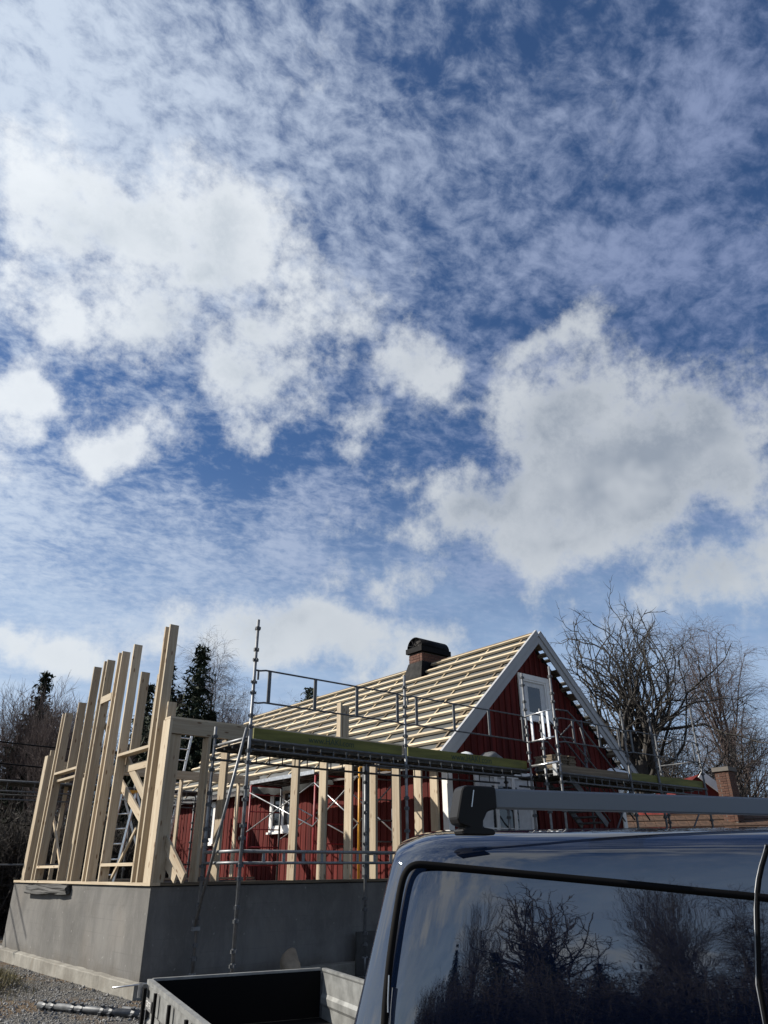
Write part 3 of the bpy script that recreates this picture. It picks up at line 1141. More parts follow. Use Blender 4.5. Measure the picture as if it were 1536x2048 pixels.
# plank along the ridge, bargeboards, lookouts, gutter board
beam('ridge_board', rp(0, YV0 + .04, .05), rp(0, YV1, .05), .12, .025, OLDWOOD, house, (0, 0, 1))
for side in (False, True):
    upn = tuple((mir.to_3x3() @ sn) if side else sn)
    a, b_ = rp(-0.0, YV0, -.03, side), rp(SL + .12, YV0, -.03, side)
    bb = beam('bargeboard', a, b_, .026, .27, BARGE, house, upn)
    a, b_ = rp(-.0, YV0 - .026, .04, side), rp(SL + .12, YV0 - .026, .04, side)
    beam('bargeboard_cap', a, b_, .022, .125, BARGE, bb, upn)
    a, b_ = rp(-.0, YV0 - .01, .112, side), rp(SL + .12, YV0 - .01, .112, side)
    beam('bargeboard_top', a, b_, .07, .014, BARGE, bb, upn)
    for u in (0.55, 1.6, 2.65, 3.7):
        beam('lookout', rp(u, YV0 + .03, -.075, side), rp(u, YG + .4, -.075, side), .075, .10, OLDWOOD, house, upn)
    for u in (0.3, 0.85, 1.15, 1.9, 2.25, 3.0, 3.3, 4.05, 4.3):
        if side and int(u * 10) % 2 == 0:
            continue
        beam('roof_sheathing', rp(u, YG - .17, -.012, side), rp(u, YG + .3, -.012, side), .2, .02, OLDWOOD, house, upn)
    beam('fascia_board', rp(SL - .02, YG + .1, -.09, side), rp(SL - .02, YV1 - .3, -.09, side), .03, .14, WHITE if not side else OLDWOOD, house, upn)
# loose grey underlay flaps hanging below the eaves
fv, ff = [], []
rr = random.Random(3)
ns = 26
for i in range(ns + 1):
    yy = 3.2 + i * 0.16
    dr = .07 + .04 * math.sin(i * .9) + .03 * rr.random()
    for j, (u, n_) in enumerate(((SL - .5, .012), (SL + .02, .02), (SL + dr * .6, -.04), (SL + dr, -.16 - dr * .3))):
        fv.append(rp(u, yy, n_ + .012 * math.sin(i * 1.7 + j)))
for i in range(ns):
    for j in range(3):
        a = i * 4 + j
        ff.append((a, a + 4, a + 5, a + 1))
obj('underlay_flap', fv, ff, MEMBR, house, True)


# chimney
def brick_stack(par, x0, x1, y0, y1, z0, z1, mat, single=True):
    ch, cl, gap = .075, .235, .012
    nc = int((z1 - z0) / ch)
    box('mortar_core', x0 + .012, x1 - .012, y0 + .012, y1 - .012, z0, z0 + nc * ch - .012, MORTAR, par)
    for c_ in range(nc):
        z = z0 + c_ * ch
        for (ax, fixed, lo, hi) in ((0, y0, x0, x1), (0, y1 - .1, x0, x1), (1, x0, y0 + .1, y1 - .1), (1, x1 - .1, y0 + .1, y1 - .1)):
            t = lo - (cl / 2 if c_ % 2 else 0)
            while t < hi - .02:
                a, b2 = max(lo, t), min(hi, t + cl)
                if b2 - a > .05:
                    e = .003 * math.sin(c_ * 3.1 + t * 7)
                    if ax == 0:
                        box('brick', a + gap / 2, b2 - gap / 2, fixed + e, fixed + .1 + e, z, z + ch - gap, mat, par)
                    else:
                        box('brick', fixed + e, fixed + .1 + e, a + gap / 2, b2 - gap / 2, z, z + ch - gap, mat, par)
                t += cl


chx0, chx1, chy0, chy1 = 8.38, 9.40, 3.20, 3.74
chim = obj('chimney', boxv(chx0 + .03, chx1 - .03, chy0 + .03, chy1 - .03, 6.0, 6.95), BOXF, MORTAR, house)
brick_stack(chim, chx0, chx1, chy0, chy1, 6.33, 7.0, BRICK)
skirt = [(chx0 - .16, chy0 - .12, 6.18), (chx1 + .16, chy0 - .12, 6.18), (chx1 + .16, chy1 + .12, 6.18), (chx0 - .16, chy1 + .12, 6.18),
         (chx0 - .012, chy0 - .012, 6.68), (chx1 + .012, chy0 - .012, 6.68), (chx1 + .012, chy1 + .012, 6.68), (chx0 - .012, chy1 + .012, 6.68)]
obj('flashing', skirt, BOXF, BLACKM, chim)
box('cap_band', chx0 - .06, chx1 + .06, chy0 - .06, chy1 + .06, 6.96, 7.10, BLACKM, chim)
vv, fc = [], []
na = 12
yc, rad = (chy0 + chy1) / 2, (chy1 - chy0) / 2 + .02
for xx in (chx0 - .02, chx1 + .02):
    for i in range(na + 1):
        a = math.pi * i / na
        vv.append((xx, yc - rad * math.cos(a), 7.10 + rad * math.sin(a) * .95))
for i in range(na):
    fc.append((i, i + 1, na + 2 + i, na + 1 + i))
cw = obj('cowl', vv, fc, BLACKM, chim, True)
md = cw.modifiers.new('thick', 'SOLIDIFY')
md.thickness = .02
for k in range(4):
    a = math.pi * (k + .5) / 4
    tube('cowl_rib', (chx0 - .025, yc - (rad - .03) * math.cos(a), 7.10 + (rad - .03) * math.sin(a) * .95), (chx0 - .025, yc, 7.11), .012, BLACKM, chim, 6)
obj('cowl_shade_sheet', [(chx0 + .06, yc - rad * .95 * math.cos(math.pi * i / na), 7.10 + rad * .9 * math.sin(math.pi * i / na)) for i in range(na + 1)], [tuple(range(na + 1))], DARK, chim)  # flat dark sheet across the arch, coloured as the shade inside the cowl

# ------------------------------------------------------------------ scaffolds
def coupler_mesh():
    k = 'coupler'
    if k not in MC:
        b = MB()
        v, f = lathe([(.028, -.030), (.030, -.02), (.030, .02), (.028, .030)], 10)
        b.add(v, f)
        for a in range(4):
            M = Matrix.Rotation(a * math.pi / 2, 4, 'Z')
            b.box(.026, .046, -.010, .010, -.02, .012, M=M)
            b.box(.040, .047, -.013, .013, -.024, .018, M=M)
        MC[k] = mesh(k, b.v, b.f, DSTEEL)
    return MC[k]


def standard(par, x, y, z0, z1, mat=None, step=0.5, name='standard', start=None, base=True, dx=0.0, dy=0.0):
    mat = mat or STEEL
    zb = z0 + (.28 if base else 0)
    s_ = tube(name, (x, y, zb), (x + dx, y + dy, z1), .0242, mat, par, 10)
    if base:
        tube('base_spindle', (x, y, z0 + .012), (x, y, zb + .05), .017, STEEL, s_, 8)
        box('base_plate', x - .07, x + .07, y - .07, y + .07, z0, z0 + .01, STEEL, s_)
        box('spindle_nut', x - .05, x + .05, y - .012, y + .012, zb - .02, zb + .004, STEEL, s_)
    z = start if start is not None else zb + .2
    k = 0
    while z < z1 - .06:
        t = (z - zb) / (z1 - zb)
        put('coupler', coupler_mesh(), s_, Matrix.Translation((x + dx * t, y + dy * t, z)) @ Matrix.Rotation(.2 * k, 4, 'Z'))
        z += .16 if k % 2 == 0 else step - .16
        k += 1
    return s_


def lattice(par, p0, p1, dzl, mat, n, r=.021, web=.018):
    """two chords and flat uprights between them"""
    p0, p1 = Vector(p0), Vector(p1)
    d = Vector((0, 0, -dzl))
    L_ = tube('ledger', p0, p1, r, mat, par, 8)
    tube('lower_chord', p0 + d, p1 + d, r * .85, mat, L_, 8)
    for i in range(1, n):
        q_ = p0.lerp(p1, i / n)
        beam('web', q_ - Vector((0, 0, r * .8)), q_ + d + Vector((0, 0, r * .6)), web, .008, mat, L_, tuple((p1 - p0).normalized().cross(Vector((0, 0, 1)))))
    return L_


def guard(par, pa, pb, ztop_, zlow, posts, mat, hook=True):
    """ladder-like guard frame: two rails, joined by flat uprights, rails dipping to the hooks at their ends"""
    pa, pb = Vector(pa), Vector(pb)
    d = (pb - pa).normalized()
    L = (pb - pa).length

    def rail(z, nm, par_):
        pts = [pa + Vector((0, 0, z - .02)), pa + d * .07 + Vector((0, 0, z - .02)), pa + d * .17 + Vector((0, 0, z)), pb - d * .17 + Vector((0, 0, z)), pb - d * .07 + Vector((0, 0, z - .02)), pb + Vector((0, 0, z - .02))]
        return polytube(nm, pts, .014, mat, par_, 8)
    g_ = rail(ztop_, 'guard_rail', par)
    rail(zlow, 'knee_rail', g_)
    for t in posts:
        q_ = pa + d * t
        beam('upright', q_ + Vector((0, 0, zlow)), q_ + Vector((0, 0, ztop_)), .055, .018, mat, g_, tuple(d.cross(Vector((0, 0, 1)))))
    box('hook', pa.x - .012 + d.x * .04, pa.x + .012 + d.x * .04, pa.y - .012, pa.y + .012, ztop_ - .16, ztop_ - .03, mat, g_)
    return g_


def deck(par, x0, x1, y0, y1, z, n, mat, rib=0.3):
    w = (y1 - y0) / n
    for i in range(n):
        b = MB()
        a0, a1 = y0 + i * w + .006, y0 + (i + 1) * w - .006
        b.box(x0, x1, a0, a1, z - .004, z + .004)
        b.box(x0, x1, a0, a0 + .006, z - .05, z - .004)
        b.box(x0, x1, a1 - .006, a1, z - .05, z - .004)
        xx = x0 + .1
        while xx < x1:
            b.beam((xx, a0 + .007, z - .02), (min(x1, xx + .10), a1 - .007, z - .02), .03, .03)
            xx += rib
        b.build('deck_plank', mat, par)


YO, YI = -1.44, -0.33
XS = (0.61, 3.65, 6.92)
sc = thing('front_scaffold', 'tall galvanised scaffold with guard rails along the unfinished front wall', 'scaffold', (XS[0], YO, 0))
SB = standard(sc, XS[0], YO, gh(XS[0], YO), 5.09, start=.45)
standard(sc, XS[0], YI, 0, 3.6, start=.45)
standard(sc, XS[1], YO, gh(XS[1], YO), 4.66, start=.45)
standard(sc, XS[1], YI, 0, 3.5, start=.45)
standard(sc, XS[2], YO, gh(XS[2], YO), 5.2, start=.45)
standard(sc, XS[2], YI - .45, 0, 3.5, start=.45)
for i in range(2):
    xa, xb = XS[i] + .03, XS[i + 1] - .03
    lattice(sc, (xa, YO, 3.262), (xb, YO, 3.262), .135, DSTEEL, 12)
    lattice(sc, (xa, YI, 3.245), (xb, YI if i == 0 else YI - .3, 3.245), .14, DSTEEL, 12)
    lattice(sc, (xa, YO, 1.785), (xb, YO, 1.785), .145, STEEL, 9, .022, .045)
    tb = box('toe_board', xa + .05, xb - .03, YO + .03, YO + .055, 3.285, 3.445, OLIVE, sc)
    deck(sc, xa, xb, YO + .07, YI - .04 - .3 * i, 3.262, 4, DSTEEL)
    cu = bpy.data.curves.new('t', 'FONT')
    cu.body = 'www.HAKI.com'
    cu.size = .17
    cu.extrude = .0008
    cu.align_x = 'CENTER'
    cu.align_y = 'CENTER'
    to = bpy.data.objects.new('t', cu)
    COL.objects.link(to)
    bpy.context.view_layer.update()
    tm = bpy.data.meshes.new_from_object(to.evaluated_get(bpy.context.evaluated_depsgraph_get()))
    bpy.data.objects.remove(to)
    w_ = max(v.co.x for v in tm.vertices) - min(v.co.x for v in tm.vertices)
    x0_, x1_ = (PX(620, 1475, 1, YO).x, PX(710, 1490, 1, YO).x) if i == 0 else (PX(905, 1505, 1, YO).x, PX(985, 1512, 1, YO).x)
    k_ = (x1_ - x0_) / w_
    tm.materials.clear()
    tm.materials.append(PRINT)
    put('lettering', tm, tb, Matrix.Translation(((x0_ + x1_) / 2, YO + .0285, 3.365)) @ Matrix.Rotation(R(90), 4, 'X') @ Matrix.Diagonal((k_, k_ * 1.0, 1, 1)))
for i, pxs in enumerate(((535, 628.7, 713, 794), (832, 906, 975, 1041))):
    pa, pb = (XS[i] + .02, YO - .01, 0), (XS[i + 1] - .02, YO - .01, 0)
    guard(sc, pa, pb, 4.31, 3.82, [max(.2, PX(p, 1410, 1, YO).x - pa[0]) for p in pxs], DSTEEL)
for x in XS:
    yi = YI if x < 6 else YI - .45
    tube('transom', (x + .005, YO, 3.30), (x + .005, yi, 3.30), .024, STEEL, sc)
    if x < 6:
        tube('transom', (x + .005, YO, 1.79), (x + .005, yi, 1.79), .024, STEEL, sc)
        tube('transom', (x + .005, YO, 1.645), (x + .005, yi, 1.645), .021, STEEL, sc)
tube('diagonal_brace', (XS[0] - .05, YO + .02, 3.43), (XS[0] - .05, YI - .02, PX(380, 1857, 1, YI).z), .022, STEEL, sc)
box('swivel_clamp', XS[0] - .08, XS[0] + .03, YI - .05, YI + .01, PX(380, 1857, 1, YI).z - .03, PX(380, 1857, 1, YI).z + .02, STEEL, sc)

# scaffold in front of the gable
YP = -2.15
gs = thing('gable_scaffold', 'galvanised scaffold with stair and green toe boards in front of the gable', 'scaffold', (9.5, YP, 0))
GXS = (6.93, 9.27, 10.36, 12.3)
for x, zt in zip(GXS, (5.2, 4.6, 4.6, 5.02)):
    standard(gs, x, YP, gh(x, YP), zt, start=.5, mat=DSTEEL if x > 8 else None)
for x in (9.27, 12.3):
    standard(gs, x, -1.1, 0, 4.55, start=.5, mat=DSTEEL)
standard(gs, 6.96, -1.78, gh(7, -1.8), 4.42, start=.5)
for a, b_ in ((6.95, 9.25), (9.29, 12.28)):
    lattice(gs, (a, YP, 3.16), (b_, YP, 3.16), .15, DSTEEL, 9)
    lattice(gs, (a, -1.1, 3.16), (b_, -1.1, 3.16), .15, DSTEEL, 9)
    deck(gs, a, b_, YP + .07, -1.14, 3.17, 4, DSTEEL)
box('toe_board', 9.3, 12.28, YP + .03, YP + .055, 3.185, 3.335, OLIVE, gs)
box('toe_board', 7.0, 9.24, YP + .03, YP + .055, 3.185, 3.32, OLDWOOD, gs)
for a, b_, pxs in ((6.95, 9.25, (1148, 1198, 1237)), (9.29, 12.28, (1262, 1345, 1388))):
    guard(gs, (a, YP - .01, 0), (b_, YP - .01, 0), 4.2, 3.75, [min(b_ - a - .2, max(.2, PX(p, 1480, 1, YP).x - a)) for p in pxs], DSTEEL)
tube('end_rail', (12.3, YP, 3.78), (12.3, -1.12, 3.78), .018, DSTEEL, gs)
# short aluminium gate where the two scaffolds meet
gt = polytube('gate', [(6.9, YO - .03, 4.31), (6.9, YP + .03, 4.35)], .016, ALU, gs)
polytube('gate_rail', [(6.9, YO - .03, 3.80), (6.9, YP + .03, 3.83)], .016, ALU, gt)
for t in (.22, .62, .80):
    yy = YO + (YP - YO) * t
    beam('upright', (6.9, yy, 3.80), (6.9, yy, 4.33), .05, .022, ALU, gt, (1, 0, 0))
tube('transom', (6.9, YO, 3.34), (6.9, YP, 3.36), .025, ALU, gs)
box('hook', 6.86, 6.88, YP + .03, YP + .12, 3.12, 3.33, ALU, gs)
# stair rails and stringers running down behind the rails
for dy in (-1.95, -1.35):
    for pts in (((1112, 1419), (1134, 1422), (1150, 1439), (1239, 1554), (1300, 1640)), ((1120, 1474), (1142, 1476), (1154, 1492), (1223, 1576), (1270, 1640))):
        polytube('stair_rail', [PX(*p, 1, dy) if dy < -1.5 else PX(*p, 1, -1.95) + Vector((0, .6, 0)) for p in pts], .017, DSTEEL, gs, 6)
    p0, p1 = PX(1120, 1530, 1, -1.95), PX(1215, 1650, 1, -1.95)
    o2 = Vector((0, dy + 1.95, 0))
    beam('stair_stringer', p0 + o2, p1 + o2, .03, .12, DSTEEL, gs)
for i in range(10):
    p = PX(1120, 1530, 1, -1.95).lerp(PX(1215, 1650, 1, -1.95), (i + .5) / 10)
    box('stair_tread', p.x - .1, p.x + .1, -1.93, -1.37, p.z - .02, p.z + .01, DSTEEL, gs)
for (a, b_) in (((1150, 1440), (1122, 1470)), ((1160, 1455), (1180, 1520))):
    tube('diagonal_brace', PX(*a, 1, YP + .02), PX(*b_, 1, YP + .02), .014, DSTEEL, gs, 6)
for (xa, xb) in ((6.95, 9.25), (9.3, 12.28)):
    tube('diagonal_brace', (xa, YP + .03, .4), (xb, YP + .03, 3.0), .018, DSTEEL, gs, 6)
    lattice(gs, (xa, YP, 1.7), (xb, YP, 1.7), .14, DSTEEL, 8)
    lattice(gs, (xa, -1.1, 1.7), (xb, -1.1, 1.7), .14, DSTEEL, 8)

# scaffold behind the wing, at the far left of the picture
rs = thing('rear_scaffold', 'dark scaffold walkway behind the wing, seen between the studs at left', 'scaffold', (0, 8.6, 0))
zp = PX(20, 1562, 1, 8.3).z
for x in (-0.9, 2.8, 5.0):
    for yy in (8.3, 9.3):
        standard(rs, x, yy, gh(x, yy), zp + .12, mat=DSTEEL, start=.6)
for xa, xb in ((-2.0, -.93), (-.87, 2.77), (2.83, 4.97)):
    lattice(rs, (xa, 8.3, zp), (xb, 8.3, zp), .22, DSTEEL, 6)
    lattice(rs, (xa, 9.3, zp), (xb, 9.3, zp), .22, DSTEEL, 6)
    deck(rs, xa, xb, 8.35, 9.25, zp + .03, 3, DSTEEL)
    tube('ledger', (xa, 8.3, 1.7), (xb, 8.3, 1.7), .02, DSTEEL, rs)
    if xa > -1:
        tube('ledger', (xa, 8.3, zp - .4), (xb, 8.3, zp - .4), .018, DSTEEL, rs)

# red and yellow frame tower inside the wing, against the house wall
it = thing('tower_scaffold', 'small frame tower of red and yellow tubes with crossed braces inside the wing', 'scaffold', (4.8, 3.4, 1.3))
TX0, TX1 = 4.35, 5.2
TY = [PX(p, 1650, 0, TX0).y for p in (497, 628, 718)]
ZT0, ZT1 = 1.316, 3.36
for i, yy in enumerate(TY):
    mt = (REDST, REDST, YELST)[i]
    standard(it, TX0, yy, ZT0, ZT1, mat=mt, base=False, start=9, name='frame_leg')
    standard(it, TX1, yy, ZT0, ZT1, mat=REDST if i == 1 else DSTEEL, base=False, start=9, name='frame_leg')
    for k in range(5):
        z = 1.65 + k * .38
        tube('rung', (TX0, yy, z), (TX1, yy, z), .015, DSTEEL if i == 2 else REDST, it, 6)
    tube('frame_head', (TX0, yy, ZT1), (TX1, yy, ZT1), .02, mt, it, 6)
for i in range(2):
    y0, y1 = TY[i], TY[i + 1]
    for xx, (za, zb) in ((TX0 - .03, (3.2, 2.35)), (TX1 + .03, (3.1, 2.2))):
        tube('cross_brace', (xx, y0, za), (xx, y1, zb), .014, ALU, it, 6)
        tube('cross_brace', (xx - .01, y0, zb), (xx - .01, y1, za), .014, STEEL, it, 6)
deck(it, TX0, TX1, TY[2], TY[0], ZT1 + .05, 6, DSTEEL, .25)
box('deck_edge', TX0 - .05, TX0 - .03, TY[1], TY[0], ZT1 + .02, ZT1 + .10, ALU, it)


def ladder(name, label, foot, top, width, across, n, mat, cat='ladder', r=.018):
    t_ = thing(name, label, cat, foot)
    a = Vector(across).normalized() * (width / 2)
    f_, p_ = Vector(foot), Vector(top)
    for s_ in (-1, 1):
        beam('rail', f_ + a * s_, p_ + a * s_, .025, .06, mat, t_, tuple(a))
    for i in range(n):
        q_ = f_.lerp(p_, (i + .6) / n)
        tube('rung', q_ - a, q_ + a, r, mat, t_, 6)
    return t_


pl = PX(238, 1600, 0, 1.1)
sl_ = ladder('step_ladder', 'aluminium step ladder standing inside the timber frame', (1.1, pl.y + .05, 1.316), (1.25, pl.y - .12, 3.0), .42, (.35, -1, 0), 6, ALU)
fA_ = Vector((1.95, pl.y - .25, 1.316))
for s_ in (-1, 1):
    a = Vector((.35, -1, 0)).normalized() * (.2 * s_)
    beam('back_leg', fA_ + a, Vector((1.27, pl.y - .12, 3.0)) + a, .025, .04, ALU, sl_)
box('top_cap', 1.14, 1.36, pl.y - .30, pl.y + .06, 3.0, 3.05, YELST, sl_)
pt, pb_ = PX(372, 1468, 1, 8.15), PX(340, 1560, 1, 8.15)
dl = pt - pb_
kk = (zp - 1.2) / 1
ladder('access_ladder', 'leaning aluminium ladder rising above the rear beam behind the wing', Vector((pb_.x - .35, 8.05, 0.0)), pt, .36, (1, 0, 0), 17, ALU)

# things lying on the scaffolds
blob('plastic_bag', (PX(938, 1500, 1, -1.1).x, -1.1, 3.40), (.30, .2, .16), TARP, 'crumpled white plastic bag on the scaffold by the bargeboard', 'bag', 5)
blob('tarpaulin_heap', (PX(975, 1500, 1, -1.0).x + .05, -1.0, 3.44), (.36, .24, .22), GTARP, 'grey tarpaulin heap beside the white bag on the scaffold', 'tarpaulin', 9)
blob('plastic_sheet', (PX(1228, 1540, 1, -1.6).x, -1.6, 3.30), (.52, .3, .2), TARP, 'pale folded plastic sheet on the gable scaffold beside the bargeboard foot', 'sheet', 14)
st = thing('shingle_stack', 'strapped stack of wooden slats on the gable scaffold below the upper window', 'timber stack', (7.55, -1.55, 3.18))
rr = random.Random(6)
for k in range(11):
    for j in range(3):
        x0 = 7.25 + j * .22
        box('slat', x0 + rr.uniform(0, .02), x0 + .20 + rr.uniform(0, .02), -1.8 + rr.uniform(-.03, .03), -1.3 + rr.uniform(-.03, .03), 3.18 + k * .036, 3.212 + k * .036, OLDWOOD, st)

# ------------------------------------------------------------------ things on the ground by the foundation
blob('boulder', (PX(583, 1922, 1, -.45).x, -.45, .24), (.19, .17, .27), BOULDER, 'yellowish boulder against the shaded concrete wall behind the trailer', 'boulder', 3)
xb0 = PX(712, 1880, 1, -.14).x
o = box('leaning_panel', xb0, xb0 + .75, -.16, -.125, 0.0, .62, SLATE, None)
tag(o, 'dark grey panel leaning on the concrete wall beside the van', 'panel')
pile = thing('scrap_wood_pile', 'small pile of reddish scrap boards at the wall beside the van', 'wood pile', (xb0 + .55, -.75, gh(4.5, -.8)))
rr = random.Random(9)
for k in range(9):
    a = rr.uniform(-.5, .5)
    c_ = Vector((xb0 + .55 + rr.uniform(-.15, .15), -.75 + rr.uniform(-.12, .12), .02 + k * .035))
    d_ = Vector((math.cos(a), math.sin(a), rr.uniform(-.05, .05))) * .42
    beam('board', c_ - d_, c_ + d_, .1, .025, RED if k % 3 == 0 else OLDWOOD, pile)
p0, p1 = PX(78, 2010, 2, .05), PX(300, 2030, 2, .05)
ly = tube('scaffold_tube', p0, p1, .040, DSTEEL, None, 12)
tag(ly, 'galvanised scaffold tube with couplers lying on the gravel by the trailer', 'scaffold tube')
Ml, Ll = frame(p0, p1)
z = .12
k = 0
while z < Ll:
    put('coupler', coupler_mesh(), ly, Ml @ Matrix.Translation((0, 0, z)) @ Matrix.Rotation(.4, 4, 'Z') @ Matrix.Diagonal((1.5, 1.5, 1, 1)))
    z += .14 if k % 2 == 0 else .34
    k += 1
p2 = Vector((.16, .25, 0))
ly2 = tube('scaffold_tube', p0 + Vector((.75, -.85, -.015)), p1 + Vector((.35, -.28, -.015)), .024, DSTEEL, None, 8)
tag(ly2, 'second dull scaffold tube half hidden beside the trailer corner', 'scaffold tube')
# dead grass on the spoil heap
gm = MB()
rr = random.Random(20)
for i in range(1500):
    x = -1.35 + rr.gauss(0, .24)
    y = 2.4 + rr.gauss(0, .5)
    if x > -.15:
        continue
    h_ = rr.uniform(.05, .16)
    a = rr.uniform(0, 6.28)
    w_ = .006
    z0 = gh(x, y) - .01
    dx, dy = math.cos(a) * w_, math.sin(a) * w_
    bx_, by_ = rr.uniform(-.07, .07), rr.uniform(-.07, .07)
    gm.add([(x - dx, y - dy, z0), (x + dx, y + dy, z0), (x + bx_, y + by_, z0 + h_)], [(0, 1, 2)])
g = gm.build('grass', GRASS)
g['kind'] = 'stuff'
tag(g, 'dry yellow brown grass on the earth heap at far left', 'grass')

# ------------------------------------------------------------------ trailer
ZTR = 0.70
tr0 = PX(299, 1957, 2, ZTR)
tr1 = PX(646, 1935, 2, ZTR)
TA = math.atan2(tr1.y - tr0.y, tr1.x - tr0.x)
TWd = (tr1 - tr0).length
TL, TF = 2.9, 0.30
tl = thing('trailer', 'open galvanised car trailer with inner wall coloured near-black for its shade, parked beside the van', 'trailer', (tr0.x, tr0.y, gh(tr0.x, tr0.y - 1)), None, TA)
TM = Matrix.Translation((tr0.x, tr0.y, 0)) @ Matrix.Rotation(TA, 4, 'Z')


def tbox(name, x0, x1, y0, y1, z0, z1, mat, par=None):
    s = (x1 - x0, y1 - y0, z1 - z0)
    M = TM @ Matrix.Translation(((x0 + x1) / 2, (y0 + y1) / 2, (z0 + z1) / 2))
    return obj(name, boxv(-s[0] / 2, s[0] / 2, -s[1] / 2, s[1] / 2, -s[2] / 2, s[2] / 2), BOXF, mat, par or tl, False, M)


def tside(name, a, b_, mat, inward):
    """a side board with a rolled top and a pressed ridge; a, b local floor points"""
    a, b_ = Vector(a), Vector(b_)
    d = (b_ - a).normalized()
    n_ = Vector((-d.y, d.x, 0)) * inward
    prof = [(0, TF - .03), (0, TF + .10), (.018, TF + .125), (.018, TF + .165), (0, TF + .19), (0, ZTR - .035), (-.022, ZTR - .035), (-.022, ZTR), (.022, ZTR), (.022, ZTR - .02), (.014, ZTR - .035), (.014, TF + .2), (.03, TF + .17), (.03, TF + .12), (.014, TF + .095), (.014, TF - .03)]
    v = []
    for p in (a, b_):
        for (o_, z_) in prof:
            v.append(p + n_ * o_ + Vector((0, 0, z_)))
    k = len(prof)
    f = [(i, (i + 1) % k, k + (i + 1) % k, k + i) for i in range(k)] + [tuple(reversed(range(k))), tuple(range(k, 2 * k))]
    return obj(name, v, f, mat, tl, False, TM)


fb_ = tside('front_board', (.03, 0, 0), (TWd - .03, 0, 0), GALV, -1)
tside('side_board', (0, -.03, 0), (0, -TL + .03, 0), GALV, 1)
rs_ = tside('side_board', (TWd, -.03, 0), (TWd, -TL + .03, 0), GALV, -1)
tside('tail_board', (.03, -TL, 0), (TWd - .03, -TL, 0), GALV, 1)
tbox('inner_shade_panel', .035, TWd - .035, -.034, -.0315, TF + .01, ZTR - .02, SHADEPLY, fb_)  # dark sheet over the galvanised board, coloured for the interior shade
tbox('floor', .03, TWd - .03, -TL + .03, -.03, TF - .02, TF + .004, SHADEPLY)
for x in (-.005, TWd - .035):
    for y in (-.04, -TL + .0):
        tbox('corner_post', x, x + .04, y, y + .04, TF - .1, ZTR - .04, DSTEEL)
for y in (-.62, -1.25, -1.9, -2.5):
    tbox('side_post', -.045, -.024, y, y + .045, TF - .03, ZTR - .04, RUBBER)
    tbox('side_post', TWd + .024, TWd + .045, y, y + .045, TF - .03, ZTR - .04, RUBBER)
tbox('side_post', -.05, -.024, -.09, -.02, TF - .05, ZTR - .06, RUBBER)
lt = tbox('latch', -.085, -.045, .005, .02, ZTR - .14, ZTR - .03, ALU)
tube('latch_bar', TM @ Vector((-.30, .03, ZTR - .055)), TM @ Vector((.0, .03, ZTR - .04)), .007, ALU, lt, 6)
lb = tbox('maker_plate', -.0265, -.0245, -.40, -.12, ZTR - .20, ZTR - .12, simple('plate_grey', (.12, .12, .12), .6))
cu = bpy.data.curves.new('t', 'FONT')
cu.body = 'CENTER'
cu.size = .075
cu.extrude = .0006
cu.align_x = 'CENTER'
cu.align_y = 'CENTER'
to = bpy.data.objects.new('t', cu)
COL.objects.link(to)
bpy.context.view_layer.update()
tm = bpy.data.meshes.new_from_object(to.evaluated_get(bpy.context.evaluated_depsgraph_get()))
bpy.data.objects.remove(to)
tm.materials.clear()
tm.materials.append(WHITE)
put('lettering', tm, lb, TM @ Matrix.Translation((-.028, -.26, ZTR - .16)) @ Matrix.Rotation(R(-90), 4, 'Z') @ Matrix.Rotation(R(90), 4, 'X') @ Matrix.Diagonal((.8, .8, 1, 1)))
gz = gh(tr0.x, tr0.y - 1.5)


def wheel(par, M, r, w):
    b = MB()
    v, f = lathe([(r * .62, -w / 2), (r * .94, -w / 2), (r, -w * .32), (r, w * .32), (r * .94, w / 2), (r * .62, w / 2), (r * .58, 0)], 28)
    wh = obj('wheel', v, f, RUBBER, par, True, M)
    v, f = lathe([(.02, -w * .30), (r * .60, -w * .36), (r * .63, -w * .2), (r * .63, w * .2), (r * .60, w * .36), (.02, w * .30)], 20)
    obj('rim', v, f, ALU, wh, False, M)
    return wh


for x in (-.13, TWd + .13):
    wheel(tl, TM @ Matrix.Translation((x, -1.6, gz + .28)) @ Matrix.Rotation(R(90), 4, 'Y'), .28, .16)
    fv, ff = [], []
    for i in range(9):
        a = math.pi * i / 8
        for dx in (-.11, .11):
            fv.append((x + dx, -1.6 - .36 * math.cos(a), gz + .28 + .33 * math.sin(a)))
    for i in range(8):
        ff.append((2 * i, 2 * i + 1, 2 * i + 3, 2 * i + 2))
    fo = obj('mudguard', fv, ff, BLKPL, tl, True, TM)
    fo.modifiers.new('t', 'SOLIDIFY').thickness = .01
tbox('axle', -.1, TWd + .1, -1.63, -1.57, gz + .25, gz + .31, DSTEEL)
tbox('frame_rail', .2, .26, -TL, 0, TF - .12, TF - .022, DSTEEL)
tbox('frame_rail', TWd - .26, TWd - .2, -TL, 0, TF - .12, TF - .022, DSTEEL)
beam('drawbar', TM @ Vector((TWd / 2, -.1, TF - .08)), TM @ Vector((TWd / 2, 1.2, TF - .10)), .08, .08, DSTEEL, tl)
tube('jockey_leg', TM @ Vector((TWd / 2 + .1, .7, TF + .2)), TM @ Vector((TWd / 2 + .1, .7, gh(-.4, -3.2))), .03, DSTEEL, tl)

# ------------------------------------------------------------------ van
vz = -0.28
VW_ = 1.86
vloc = CD(0.0, 2.4, vz)
VROT = -YAW - R(2.0)                      # its side runs almost square to the line of sight
van = thing('van', 'dark navy blue panel van with roof bar, close at lower right', 'van', vloc, None, VROT)
VM = Matrix.Translation(vloc) @ Matrix.Rotation(VROT, 4, 'Z')
# local axes: x along the side to the right (towards its nose), y across, z up from the ground
HT = 1.955


